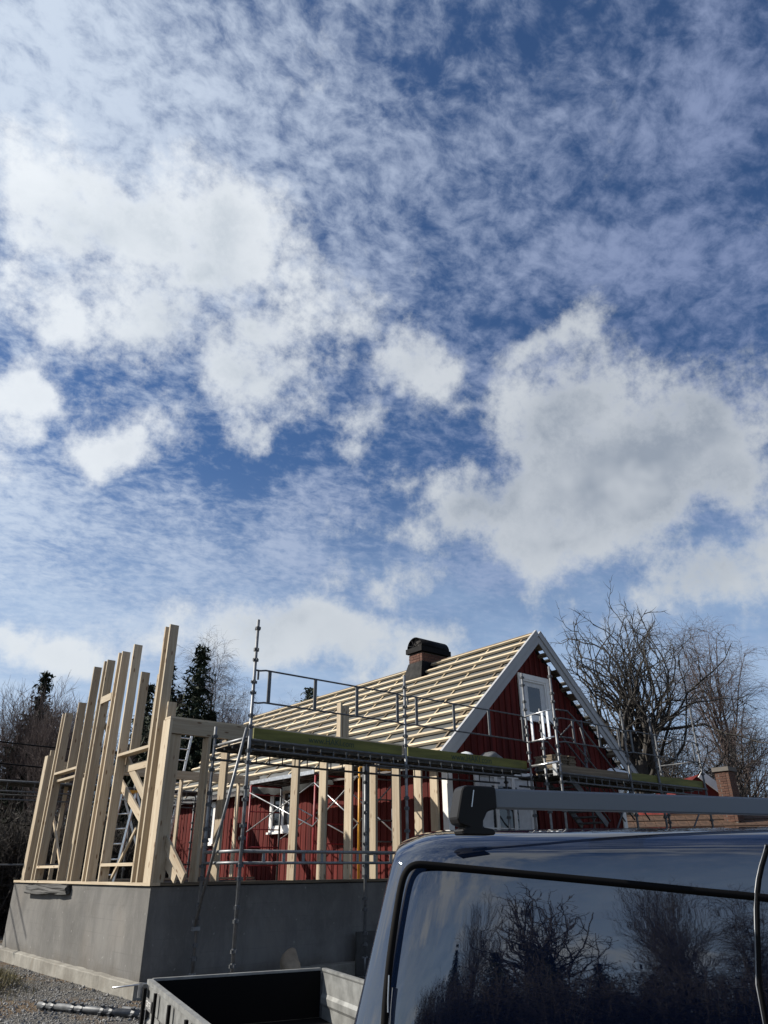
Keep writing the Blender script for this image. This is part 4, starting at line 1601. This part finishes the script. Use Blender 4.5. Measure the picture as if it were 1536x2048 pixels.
def rear_x(z):
    """rear edge leans in towards the roof"""
    return -0.105 + 0.27 * (z - 1.446)


def vroof(x):
    if x < 3.25:
        return 1.0
    t = (x - 3.25)
    return max(.42, 1.0 - .62 * min(1, t / .85) ** 1.15 - .10 * max(0, t - .85))


SEC = [(.045, .22), (.0, .34), (-.012, .62), (-.012, .95), (.0, 1.20), (.012, 1.42), (.030, 1.58), (.048, 1.70), (.060, 1.785), (.072, 1.855), (.078, 1.884), (.094, 1.904), (.125, 1.921), (.19, 1.936), (.32, 1.950), (.55, 1.964), (.93, 1.974)]


def vsec(x):
    """half section at station x: (y, z) from the near sill to the roof centre line"""
    k = vroof(max(x, 0))
    out = []
    for (y_, z_) in SEC:
        z2 = z_
        if z_ > 1.0:
            z2 = 1.0 + (z_ - 1.0) * (k - .42) / .58 if k < 1 else z_
        out.append((y_, z2))
    return out


def vside(x, z):
    """depth of the near side at height z"""
    for (y0, z0), (y1, z1) in zip(SEC[:-1], SEC[1:]):
        if z0 <= z <= z1:
            return y0 + (y1 - y0) * (z - z0) / (z1 - z0)
    return SEC[0][0]


XST = [0.0, .012, .03, .06, .10, .16, .24, .36, .55, .8, 1.1, 1.5, 2.0, 2.5, 3.0, 3.25, 3.45, 3.65, 3.85, 4.1, 4.35, 4.6, 4.8, 4.92, 4.97]
vv, ff = [], []
NS = len(SEC)
for i, x in enumerate(XST):
    s_ = vsec(x)
    tp = 0.0
    e = XST[-1] - x
    if x < .24:
        tp = .11 * (1 - math.sqrt(max(0, 1 - (1 - x / .24) ** 2)))      # rounded rear corner
    if e < .9:
        tp = max(tp, .30 * (1 - e / .9) ** 2)
    row = []
    for (y_, z_) in s_:
        row.append((y_ + tp * (1 - y_ / .93), z_ - (.05 * (1 - x / .16) ** 2 if (x < .16 and z_ > 1.85) else 0)))
    for (y_, z_) in row:
        vv.append((x + rear_x(z_), y_, z_))
    for (y_, z_) in reversed(row[:-1]):
        vv.append((x + rear_x(z_), VW_ - y_, z_))
RW = 2 * NS - 1
for i in range(len(XST) - 1):
    for j in range(RW - 1):
        a = i * RW + j
        ff.append((a, a + RW, a + RW + 1, a + 1))
ff.append(tuple(range(RW)))
ff.append(tuple(reversed(range((len(XST) - 1) * RW, len(XST) * RW))))
body = obj('body', vv, ff, PAINT, van, True, VM)
md = body.modifiers.new('s', 'SUBSURF')
md.levels = md.render_levels = 2


def strip(name, pts, w, mat, par, lift=.004, thick=.003):
    """a band laid on the near side along (x, z) points"""
    v, f = [], []
    n_ = len(pts)
    for i, (x, z) in enumerate(pts):
        x0, z0 = pts[max(i - 1, 0)]
        x1, z1 = pts[min(i + 1, n_ - 1)]
        L = math.hypot(x1 - x0, z1 - z0) or 1
        nx_, nz_ = -(z1 - z0) / L, (x1 - x0) / L
        for s_ in (-1, 1):
            xx, zz = x + nx_ * s_ * w / 2, z + nz_ * s_ * w / 2
            v.append((xx, vside(xx, zz) - lift, zz))
        for s_ in (1, -1):
            xx, zz = x + nx_ * s_ * w / 2, z + nz_ * s_ * w / 2
            v.append((xx, vside(xx, zz) - lift + thick + .012, zz))
    for i in range(n_ - 1):
        for j in range(4):
            a, b2 = i * 4 + j, i * 4 + (j + 1) % 4
            f.append((a, b2, b2 + 4, a + 4))
    return obj(name, v, f, mat, par, True, VM)


def side_px(px, py):
    """photo pixel -> (x, z) on the van's near side"""
    Mi = VM.inverted()
    o_ = Mi @ CAM
    d_ = Mi.to_3x3() @ ray(px, py)
    yv = 0.03
    for _ in range(6):
        t = (yv - o_.y) / d_.y
        p = o_ + d_ * t
        yv = vside(p.x, min(1.9, p.z))
    return p.x, p.z


groove = [(764, 2100), (768, 2048), (776, 1950), (786, 1870), (797, 1800), (803, 1768), (809, 1749), (818, 1736), (831, 1729), (850, 1729), (973, 1741), (1134, 1756), (1258, 1768), (1413, 1784), (1509, 1793), (1620, 1806)]
gp = [side_px(*p) for p in groove]
gp[0] = (gp[0][0] - .03, .75)
gp.insert(0, (gp[0][0] + .02, .55))


def smooth_line(p, it=2):
    for _ in range(it):
        q_ = [p[0]]
        for a, b2 in zip(p[:-1], p[1:]):
            q_ += [(a[0] * .75 + b2[0] * .25, a[1] * .75 + b2[1] * .25), (a[0] * .25 + b2[0] * .75, a[1] * .25 + b2[1] * .75)]
        p = q_ + [p[-1]]
    return p


gs_ = smooth_line(gp)
sw = strip('groove_shade_strip', gs_, .021, RUBBER, van, .0025)  # dark raised strip standing in for the shaded groove in the body side
strip('groove_edge_strip', [(x + .0145, z - .0145) for x, z in gs_ if .8 < z < 1.55], .0022, STEEL, sw, .0032)  # thin pale line following the groove strip
dg = [side_px(1519, 2100), side_px(1519, 2000), side_px(1516, 1880), side_px(1514, 1797), side_px(1520, 1745), side_px(1536, 1690)]
dg[0] = (dg[0][0], .45)
dgs = smooth_line(dg, 1)
dr = strip('door_gap', dgs, .012, RUBBER, van, .0025)
strip('door_edge_highlight', [(x - .0085, z) for x, z in dgs], .0025, STEEL, dr, .0028)  # pale strip drawn in as the highlight beside the door gap
dt = [side_px(776, 2100), side_px(776, 2000), side_px(778, 1950)]
strip('tailgate_seam', [(x + .0, z) for x, z in dt], .004, CHROME, van, .003)
# roof bar on two feet
zb = 1.716 - vz
pb0, pb1 = CD(.30, 2.385, 0), CD(1.78, 2.975, 0)
Mi = VM.inverted()
bd = (pb1 - pb0).normalized()


def barmesh(name, a, b2, prof, mat, par):
    d = (b2 - a).normalized()
    s_ = Vector((d.y, -d.x, 0))
    v = []
    for p in (a, b2):
        for (o_, z_) in prof:
            v.append(p + s_ * o_ + Vector((0, 0, z_)))
    k = len(prof)
    f = [(i, (i + 1) % k, k + (i + 1) % k, k + i) for i in range(k)] + [tuple(reversed(range(k))), tuple(range(k, 2 * k))]
    return obj(name, v, f, mat, par)


z0 = 1.716
bprof = [(-.016, z0), (.016, z0), (.019, z0 + .004), (.019, z0 + .052), (.015, z0 + .058), (-.015, z0 + .058), (-.019, z0 + .052), (-.019, z0 + .004)]
rb = barmesh('roof_bar', pb0, pb1, bprof, BAR, van)


def foot(par, c, d, flip=1):
    """black clamp foot with a slanted outer edge and an end cap round the bar"""
    s_ = Vector((d.y, -d.x, 0))
    out = [(-.106, z0 - .030), (-.096, z0 + .010), (-.086, z0 + .048), (-.080, z0 + .058), (-.066, z0 + .064), (.03, z0 + .062), (.034, z0 + .056), (.034, z0 - .001), (.0, z0 - .010), (-.016, z0 - .036), (-.018, z0 - .054), (.020, z0 - .060), (.024, z0 - .068), (.02, z0 - .076),
           (-.088, z0 - .076), (-.092, z0 - .062), (-.070, z0 - .054), (-.098, z0 - .046)]
    n_ = len(out)
    v = []
    for w_ in (.030, -.030):
        for (a, z_) in out:
            p = c + d * (a * flip) + s_ * w_
            v.append((p.x, p.y, z_))
    f = [tuple(range(n_)), tuple(reversed(range(n_, 2 * n_)))] + [(i, n_ + i, n_ + (i + 1) % n_, (i + 1) % n_) for i in range(n_)]
    fo_ = obj('rack_foot', v, f, BLKPL, par)
    fo_.modifiers.new('b', 'BEVEL').width = .004
    a0, a1 = c + d * (-.046 * flip) + s_ * .0315, c + d * (-.056 * flip) + s_ * .0315
    beam('foot_trim', (a0.x, a0.y, z0 + .050), (a1.x, a1.y, z0 + .002), .003, .003, ALU, fo_)
    return fo_


foot(rb, pb0, bd)
foot(rb, pb1, bd, -1)
# a rear-facing detail set: tail lamps, bumper, wheels, cab windows (mostly outside the picture)
for y_ in (.06, VW_ - .16):
    M = VM @ Matrix.Translation((rear_x(1.0) - .02, y_, .85))
    obj('tail_lamp', boxv(.10, .13, .05, .15, 0, .5), BOXF, LAMP, van, False, M)
obj('bumper', boxv(-.28, .0, .05, VW_ - .05, .28, .52), BOXF, BLKPL, van, False, VM)
for x in (.78, 3.95):
    for y_ in (.10, VW_ - .10):
        wheel(van, VM @ Matrix.Translation((x, y_, .33)) @ Matrix.Rotation(R(90), 4, 'X'), .33, .21)
wsv = [(3.62, .10, 1.26), (4.12, .14, 1.24), (4.02, .12, 1.30), (3.50, .05, 1.72), (3.05, .045, 1.74), (3.05, .02, 1.26)]
obj('cab_window', [(x, y_ - .02, z) for x, y_, z in [(2.95, .02, 1.25), (3.75, .03, 1.25), (3.45, .055, 1.66), (2.95, .055, 1.70)]] + [(x, y_ + .03, z) for x, y_, z in [(2.95, .02, 1.25), (3.75, .03, 1.25), (3.45, .055, 1.66), (2.95, .055, 1.70)]],
    [(0, 1, 2, 3), (4, 7, 6, 5), (0, 4, 5, 1), (1, 5, 6, 2), (2, 6, 7, 3), (3, 7, 4, 0)], PANE, van, False, VM)

# ------------------------------------------------------------------ trees
class Segs:
    def __init__(s):
        s.a, s.b, s.ra, s.rb = [], [], [], []

    def add(s, a, b, ra, rb):
        s.a.append(a)
        s.b.append(b)
        s.ra.append(ra)
        s.rb.append(rb)

    def mesh(s, name, mat, n):
        A, B = np.array(s.a), np.array(s.b)
        ra, rb = np.array(s.ra), np.array(s.rb)
        d = B - A
        L = np.linalg.norm(d, axis=1, keepdims=True)
        d = d / np.maximum(L, 1e-6)
        B = B + d * (rb[:, None] * .6)
        ref = np.where(np.abs(d[:, 2:3]) > .9, np.array([[1., 0, 0]]), np.array([[0, 0, 1.]]))
        x = np.cross(ref, d)
        x /= np.linalg.norm(x, axis=1, keepdims=True)
        y = np.cross(d, x)
        N = len(A)
        V = np.zeros((N, 2 * n, 3))
        for i in range(n):
            t = 2 * math.pi * i / n
            o_ = x * math.cos(t) + y * math.sin(t)
            V[:, i] = A + o_ * ra[:, None]
            V[:, n + i] = B + o_ * rb[:, None]
        base = (np.arange(N) * 2 * n)[:, None, None]
        q_ = np.array([[i, (i + 1) % n, n + (i + 1) % n, n + i] for i in range(n)])[None]
        Fc = (base + q_).reshape(-1)
        me = bpy.data.meshes.new(name)
        nf = N * n
        me.vertices.add(N * 2 * n)
        me.vertices.foreach_set('co', V.reshape(-1))
        me.loops.add(nf * 4)
        me.loops.foreach_set('vertex_index', Fc)
        me.polygons.add(nf)
        me.polygons.foreach_set('loop_start', np.arange(nf) * 4)
        me.polygons.foreach_set('loop_total', np.full(nf, 4))
        me.polygons.foreach_set('use_smooth', np.ones(nf, bool))
        me.materials.append(mat)
        me.update(calc_edges=True)
        return me


def vrand(rr):
    while True:
        v = Vector((rr.uniform(-1, 1), rr.uniform(-1, 1), rr.uniform(-1, 1)))
        if .05 < v.length < 1:
            return v.normalized()


def bare_tree(seed, H, P):
    """P: per level (children, length, angle, wiggle, lift, segments, first)"""
    rr = random.Random(seed)
    tr, cr = Segs(), Segs()

    def grow(lv, p, d, L, r):
        nch, Lr, ang, wig, lift, ns, first = P[lv][:7]
        pts = [(p.copy(), d.copy(), r)]
        rend = r * (.5 if lv == 0 else .26)
        S = tr if (lv == 0) else cr
        for i in range(ns):
            t = (i + 1) / ns
            d = (d + vrand(rr) * wig + Vector((0, 0, lift))).normalized()
            p2 = p + d * (L / ns)
            r2 = r + (rend - r) * t
            S.add(tuple(p), tuple(p2), pts[-1][2], r2)
            p = p2
            pts.append((p.copy(), d.copy(), r2))
        if lv + 1 >= len(P):
            return
        az = rr.uniform(0, 6.28)
        for k in range(nch):
            t = first + (1 - first) * (k + rr.random() * .8) / nch
            t = min(t, .999)
            i = min(ns - 1, int(t * ns))
            f_ = t * ns - i
            q_ = pts[i][0].lerp(pts[i + 1][0], f_)
            dd = pts[i + 1][1]
            rad = pts[i][2] + (pts[i + 1][2] - pts[i][2]) * f_
            az += 2.4 + rr.uniform(-.5, .5)
            side = dd.orthogonal().normalized()
            side = Matrix.Rotation(az, 3, dd) @ side
            a = ang * rr.uniform(.65, 1.25)
            nd = dd * math.cos(a) + side * math.sin(a)
            LL = Lr * rr.uniform(.65, 1.25) * (1.15 - .5 * t)
            grow(lv + 1, q_, nd, LL, max(P[lv + 1][7] if len(P[lv + 1]) > 7 else .006, rad * rr.uniform(.48, .72)))

    grow(0, Vector((0, 0, -.3)), Vector((rr.uniform(-.05, .05), rr.uniform(-.05, .05), 1)).normalized(), P[0][1], P[0][7])
    return tr, cr


def P7(ch, L, a, w, l, n, f, r):
    return (ch, L, a, w, l, n, f, r)


def kinds(kind, H):
    k = H / 10.0
    if kind == 'oak':
        return [(9, 4.9 * k, 0, .10, .05, 8, .55, .40 * k), P7(7, 4.9 * k, .44, .30, .09, 16, .22, .15), P7(5, 1.6 * k, .78, .44, .10, 9, .15, .060),
                P7(5, .60 * k, .85, .45, .08, 5, .15, .024), P7(4, .26 * k, .9, .45, .05, 3, .2, .014)]
    if kind == 'wide_oak':
        return [(9, 4.2 * k, 0, .10, .05, 8, .35, .40 * k), P7(7, 6.2 * k, 1.05, .38, .05, 14, .2, .06), P7(6, 2.2 * k, .75, .48, .05, 8, .2, .030),
                P7(5, 1.0 * k, .8, .5, .05, 5, .2, .016), P7(4, .42 * k, .9, .5, .05, 3, .2, .011)]
    if kind == 'birch':
        return [(20, 9.6 * k, 0, .05, .05, 14, .22, .15 * k), P7(8, 3.1 * k, .62, .13, .075, 8, .2, .022), P7(7, 1.5 * k, .6, .2, .0, 6, .15, .013),
                P7(5, .95 * k, .6, .22, -.14, 6, .15, .0095), P7(0, .55 * k, .5, .2, -.2, 4, .2, .008)]
    if kind == 'thicket':
        return [(15, 7.6 * k, 0, .08, .06, 10, .10, .14 * k), P7(7, 4.2 * k, .52, .14, .10, 8, .2, .028), P7(6, 2.0 * k, .5, .18, .09, 6, .2, .016),
                P7(4, 1.0 * k, .5, .2, .06, 4, .2, .011), P7(0, .5 * k, .5, .2, .05, 3, .2, .009)]
    raise ValueError


TREEMESH = {}


def plant_tree(name, label, kind, seed, H, loc, rotz, trunk_mat, twig_mat, group, width=1.0):
    key = (kind, seed, H)
    if key not in TREEMESH:
        tr, cr = bare_tree(seed, H, kinds(kind, H))
        a = tr.mesh('trunk', trunk_mat, 9)
        b = cr.mesh('crown', twig_mat, 4)
        top = max(max(p[2] for p in cr.b), max(p[2] for p in tr.b))
        TREEMESH[key] = (a, b, top)
    a, b, top = TREEMESH[key]
    t = thing(name, label, 'tree', loc, group, rotz)
    k = H / top
    M = Matrix.Translation(Vector(loc)) @ Matrix.Rotation(rotz, 4, 'Z') @ Matrix.Diagonal((k * width, k * width, k, 1))
    put('trunk', a, t, M)
    put('crown', b, t, M)
    return t


def at(px, d):
    p = PD(px, 1745, d)
    return Vector((p.x, p.y, gh(p.x, p.y) if abs(p.x) < 30 else 0.0))


def hgt(px, py, d):
    return PD(px, py, d).z


GR, GL = 'bare trees to the right of the house', 'bare trees behind the wing'
plant_tree('oak_tree', 'big gnarled leafless oak standing behind the gable scaffold', 'oak', 5, hgt(1320, 1166, 31), at(1288, 31), 1.0, BARK, BARK, GR, .95)
plant_tree('oak_tree', 'lower spreading leafless oak behind the brick chimney', 'wide_oak', 11, hgt(1430, 1420, 33), at(1405, 33), 2.2, BARK, TWIG, GR, 1.25)
plant_tree('birch_tree', 'tall bare birch with hanging twigs at the right edge', 'birch', 3, hgt(1500, 1205, 36), at(1530, 36), .4, BIRCH, BTWIG, GR, 1.2)
plant_tree('birch_tree', 'bare birch just behind the right slope of the roof', 'birch', 8, hgt(1160, 1345, 44), at(1175, 44), 1.9, BIRCH, BTWIG, GR, 1.3)
plant_tree('bare_tree', 'thin leafless tree right behind the right bargeboard', 'thicket', 21, hgt(1230, 1380, 40), at(1228, 40), 2.9, BARK, TWIG, GR, 1.2)
plant_tree('bare_tree', 'leafless tree between the oak and the birch', 'thicket', 22, hgt(1400, 1420, 46), at(1395, 46), .9, BARK, TWIG, GR, 1.5)
plant_tree('bare_tree', 'leafless tree behind the birch at the right edge', 'thicket', 21, hgt(1500, 1400, 50), at(1500, 50), 4.1, BARK, TWIG, GR, 1.6)
plant_tree('birch_tree', 'tall bare birch rising beside the spruce behind the tallest stud', 'birch', 4, hgt(408, 1255, 38), at(405, 38), .3, BIRCH, BTWIG, GL, .95)
plant_tree('bare_tree', 'bare tree left of the tall scaffold pole', 'thicket', 22, hgt(470, 1365, 44), at(475, 44), 1.2, BARK, BTWIG, GL, .9)
plant_tree('bare_tree', 'small bare tree behind the guard rail beside the round pine', 'birch', 8, hgt(580, 1378, 52), at(577, 52), 3.3, BIRCH, BTWIG, GL, .8)
plant_tree('bare_tree', 'bare tree directly behind the tall scaffold pole', 'thicket', 23, hgt(520, 1392, 50), at(523, 50), 5.0, BARK, BTWIG, GL, .9)
for i, (px, py, d, sd, w_) in enumerate([(20, 1375, 30, 31, 1.05), (78, 1356, 27, 32, 1.0), (128, 1392, 31, 33, 1.0), (48, 1392, 35, 32, 1.1), (160, 1430, 36, 31, 1.0), (-40, 1360, 29, 33, 1.1), (235, 1440, 36, 33, 1.0), (430, 1400, 36, 31, .8)]):
    lab = ['bushy bare tree beside the leftmost spruce', 'bare tree with the stout dark trunk at far left', 'bare spreading tree just left of the shortest studs', 'bare tree behind the stout trunk at far left',
           'low bare tree seen between the shortest studs', 'bare tree cut by the left edge of the picture', 'bare tree seen between the middle studs', 'low bare tree in front of the tall birch'][i]
    plant_tree('bare_tree', lab, 'thicket', sd, hgt(px, py, d), at(px, d), i * 1.3, BARK, BTWIG, GL, w_)
# trees behind the camera, seen only as reflections in the van
for i, (r_, d_, H_, kd, sd) in enumerate([(3.4, -22, 9.5, 'oak', 5), (7.2, -20, 8.4, 'thicket', 31), (9.6, -22, 9.0, 'birch', 4), (.5, -24, 9.5, 'thicket', 32), (8.6, -27, 11.5, 'thicket', 33)]):
    lab = ['bare oak reflected in the left of the van panel', 'bushy bare tree reflected in the middle of the van', 'bare birch reflected at right in the van panel', 'bare tree reflected beside the van rear edge', 'tall bare tree reflected behind the others in the van'][i]
    p = CD(r_, d_, 0)
    plant_tree('oak_tree' if kd == 'oak' else 'bare_tree', lab, kd, sd, H_, Vector((p.x, p.y, gh(p.x, p.y))), i * 1.1, BARK, TWIG, 'trees mirrored in the van')


def spruce_mesh(seed, H, W_, pine=False):
    rr = random.Random(seed)
    v, f = [], []
    z = H * (.45 if pine else .06)
    while z < H * .985:
        t = (z / H - .45) / .55 if pine else z / H
        if pine:
            rad = W_ * math.sqrt(max(.02, 1 - (2 * t - .9) ** 2)) * rr.uniform(.75, 1.05)
        else:
            rad = W_ * (1 - t) ** .85 * rr.uniform(.75, 1.1) + .06
        nb = max(4, int(8 * (1 - t) + 4))
        a0 = rr.uniform(0, 6.28)
        for b in range(nb):
            a = a0 + 6.283 * b / nb + rr.uniform(-.25, .25)
            L = rad * rr.uniform(.7, 1.15)
            n = max(3, int(L / .13))
            ca, sa = math.cos(a), math.sin(a)
            for i in range(n):
                s_ = (i + .4) / n
                dr = (-.38 * s_ + .22 * s_ * s_) * L + (.45 * s_ * L if pine else 0)
                for _ in range(4):
                    x = ca * L * s_ + rr.gauss(0, .07) - sa * rr.gauss(0, .13 * (1 - s_ * .5))
                    y = sa * L * s_ + rr.gauss(0, .07) + ca * rr.gauss(0, .13 * (1 - s_ * .5))
                    zz = z + dr + rr.gauss(0, .05) - (0 if pine else rr.uniform(0, .14))
                    s2 = rr.uniform(.10, .22)
                    d1, d2 = vrand(rr) * s2, vrand(rr) * s2 * .6
                    b0 = len(v)
                    c = Vector((x, y, zz))
                    v += [c - d1, c + d2, c + d1 + Vector((0, 0, -s2 * .3))]
                    f.append((b0, b0 + 1, b0 + 2))
        z += H * (.02 if not pine else .022) * rr.uniform(.8, 1.2)
    return mesh('crown', v, f, PINEN if pine else NEEDLE)


SM = {}


def plant_spruce(label, seed, H, W_, loc, group, pine=False):
    t = thing('pine_tree' if pine else 'spruce_tree', label, 'tree', loc, group)
    if (seed, pine) not in SM:
        SM[(seed, pine)] = spruce_mesh(seed, 10.0, W_ * 10.0 / H, pine)
    k = H / 10.0
    M = Matrix.Translation(Vector(loc)) @ Matrix.Rotation(seed * 1.0 + H, 4, 'Z') @ Matrix.Scale(k, 4)
    put('crown', SM[(seed, pine)], t, M)
    v, f = lathe([(.16 * k, -.3), (.12 * k, H * .5), (.015, H * .99)], 8)
    obj('trunk', v, f, BARK, t, True, Matrix.Translation(Vector(loc)))


for (px, py, d, w_, sd, lab) in [(12, 1336, 30, 2.0, 1, 'slim dark spruce at the left edge'), (287, 1314, 36, 2.3, 2, 'dark spruce seen between the tall studs'),
                                 (356, 1284, 33, 2.4, 3, 'tall dark spruce just right of the tallest stud'), (248, 1360, 38, 2.2, 1, 'shorter dark spruce behind the middle studs'),
                                 (392, 1420, 33, 1.4, 2, 'low dark spruce at the foot of the tall birch'), (318, 1385, 40, 2.0, 3, 'dense dark spruce behind the tallest stud')]:
    plant_spruce(lab, sd, hgt(px, py, d), w_ * 1.3, at(px, d), 'spruces behind the wing')
plant_spruce('round topped dark pine behind the guard rail', 7, hgt(606, 1374, 50), 1.5, at(606, 50), 'pines behind the house', True)
plant_spruce('small dark spruce top behind the lower guard rail', 1, hgt(557, 1412, 52), .9, at(557, 52), 'spruces behind the wing')
for i, (r_, d_, H_) in enumerate([(5.0, -22, 5.6), (1.8, -22, 6.2), (6.6, -22, 5.0), (-.6, -22, 7.0), (3.4, -21, 5.6)]):
    p = CD(r_, d_, 0)
    plant_spruce(['dark spruce mirrored in the middle of the van panel', 'dark spruce mirrored near the rear of the van', 'dark spruce mirrored right of centre in the van', 'dark spruce mirrored at the van rear edge', 'low dark spruce mirrored low in the van panel'][i],
                 1 + i % 3, H_, 3.4, Vector((p.x, p.y, gh(p.x, p.y))), 'trees mirrored in the van')


# undergrowth and hedges
def hedge(name, label, a, b, H, depth, n, seed, mat, cat='hedge'):
    rr = random.Random(seed)
    S = Segs()
    v, f = [], []
    a, b = Vector(a), Vector(b)
    d = (b - a)
    nn = Vector((-d.y, d.x, 0)).normalized()
    for i in range(n):
        t = rr.random()
        p = a + d * t + nn * rr.uniform(-depth / 2, depth / 2)
        p.z = gh(p.x, p.y) - .05
        h_ = H * rr.uniform(.55, 1.05)
        dr = Vector((rr.gauss(0, .18), rr.gauss(0, .18), 1)).normalized()
        for k in range(5):
            q_ = p + dr * (h_ / 5)
            S.add(tuple(p), tuple(q_), .012 * (1 - k * .12), .012 * (1 - (k + 1) * .12))
            for _ in range(3):
                o_ = p.lerp(q_, rr.random())
                e = (vrand(rr) + dr * .8).normalized() * rr.uniform(.25, .6)
                S.add(tuple(o_), tuple(o_ + e), .006, .004)
                c = o_ + e * rr.random()
                s2 = rr.uniform(.05, .12)
                d1, d2 = vrand(rr) * s2, vrand(rr) * s2 * .7
                b0 = len(v)
                v += [c - d1, c + d2, c + d1]
                f.append((b0, b0 + 1, b0 + 2))
            p = q_
            dr = (dr + vrand(rr) * .12).normalized()
    t_ = thing(name, label, cat, tuple((a + b) / 2))
    put('twigs', S.mesh('twigs', TWIG, 3), t_, Matrix.Identity(4))
    put('leaves', mesh('leaves', v, f, mat), t_, Matrix.Identity(4))


def flat(p):
    return Vector((p.x, p.y, 0))


hedge('hedge', 'dark overgrown hedge behind the wing at left', flat(at(-160, 22)), flat(at(420, 27)), 3.3, 3.0, 1700, 1, HEDGE)
hedge('hedge', 'dark undergrowth at the foot of the oaks on the right', flat(at(1120, 33)), flat(at(1700, 36)), 4.2, 3.0, 1100, 2, HEDGE)
hedge('hedge', 'dark hedge behind the camera mirrored low in the van', CD(-5, -19, 0), CD(9.5, -18, 0), 4.6, 4.0, 2600, 3, HEDGE)
# far wood closing the view along the horizon
rr = random.Random(77)
S = Segs()
v, f = [], []
for i in range(2600):
    az = rr.uniform(-R(50), R(50)) + YAW
    d_ = rr.uniform(75, 110)
    p = Vector((CAM.x + math.sin(az) * d_, CAM.y + math.cos(az) * d_, -.2))
    h_ = rr.uniform(5, 9.5)
    q_ = p + Vector((rr.gauss(0, .5), rr.gauss(0, .5), h_))
    S.add(tuple(p), tuple(q_), .10, .03)
    for k in range(9):
        o_ = p.lerp(q_, rr.uniform(.15, 1))
        e = (vrand(rr) + Vector((0, 0, .9))).normalized() * rr.uniform(.8, 2.0)
        S.add(tuple(o_), tuple(o_ + e), .035, .02)
fo = put('far_wood', S.mesh('far_wood', TWIG, 3), None, Matrix.Identity(4))
fo['kind'] = 'stuff'
tag(fo, 'distant bare wood along the horizon', 'wood')

# ------------------------------------------------------------------ outbuilding at the right, power lines
ob = thing('outbuilding', 'low red outbuilding with clay tile roof and brick chimney behind the van bar', 'outbuilding', at(1440, 23))
OM = Matrix.Translation(flat(at(1440, 23))) @ Matrix.Rotation(-YAW + R(-14), 4, 'Z')
zr = hgt(1420, 1620, 23)
obj('wall', boxv(-2.4, 5.5, 0.3, 4.5, -.2, zr - 1.0), BOXF, RED, ob, False, OM)
gab = [(-1.2, 1.9, zr - 1.2), (-1.2, 4.6, zr - 1.2), (-1.2, 3.2, hgt(1405, 1552, 25)), (1.6, 1.9, zr - 1.2), (1.6, 4.6, zr - 1.2), (1.6, 3.2, hgt(1405, 1552, 25))]
for (ya, yb, za, zb_) in ((-.1, 2.4, zr - 1.05, zr), (4.9, 2.4, zr - 1.05, zr)):
    for i in range(26):
        x0 = -2.7 + i * .33
        for j in range(5):
            p0_ = Vector((x0 + .16, ya + (yb - ya) * j / 5, za + (zb_ - za) * j / 5 + .03))
            p1_ = Vector((x0 + .16, ya + (yb - ya) * (j + 1.12) / 5, za + (zb_ - za) * (j + 1.12) / 5 + .0))
            beam('roof_tile', OM @ p0_, OM @ p1_, .32, .035, TILE, ob)
dz0 = hgt(1408, 1556, 24)
g0, g1 = PD(1400, 1548, 25.5), PD(1478, 1606, 25.5)
beam('bargeboard', g0, g1, .05, .26, WHITE, ob)
gm0, gm1 = g0 + F2 * .08, g1 + F2 * .08
pv = [gm0, gm1, Vector((gm1.x, gm1.y, .5)), Vector((gm0.x, gm0.y, .5)) - R2 * 1.3]
pv = [gm0, gm1, Vector((gm1.x, gm1.y, .5)), Vector((gm0.x, gm0.y, .5)) - R2 * 1.3, Vector((gm0.x, gm0.y, gm0.z - .9)) - R2 * 1.3]
pv2 = [p + F2 * 3.0 for p in pv]
obj('gable_wall', [tuple(p) for p in pv + pv2], [(0, 1, 2, 3, 4), (9, 8, 7, 6, 5), (0, 5, 6, 1), (1, 6, 7, 2), (3, 8, 9, 4), (4, 9, 5, 0)], RED, ob)
c0 = PD(1448, 1540, 24.6)
cw_ = .23
och = obj('chimney', boxv(c0.x - cw_ + .02, c0.x + cw_ - .02, c0.y - cw_ + .02, c0.y + cw_ - .02, 1.6, c0.z - .06), BOXF, MORTAR, ob)
brick_stack(och, c0.x - cw_, c0.x + cw_, c0.y - cw_, c0.y + cw_, c0.z - 1.56, c0.z - .06, BRICK2)
box('chimney_crown', c0.x - cw_ - .05, c0.x + cw_ + .05, c0.y - cw_ - .05, c0.y + cw_ + .05, c0.z - .058, c0.z + .07, MORTAR, och)
for i, (pa, pb2) in enumerate((((-60, 1473), (150, 1497)), ((-60, 1517), (150, 1538)))):
    a, b_ = PD(*pa, 21), PD(*pb2, 25)
    d = b_ - a
    a2, b2 = a - d * 1.2, b_ + d * 1.3
    pts = [a2.lerp(b2, t / 16) - Vector((0, 0, .25 * (1 - (t / 8 - 1) ** 2) - .2)) for t in range(17)]
    o = polytube('power_line', pts, .022, RUBBER, None, 5)
    tag(o, ('upper' if i == 0 else 'lower') + ' dark overhead cable crossing the bare trees at far left', 'cable')
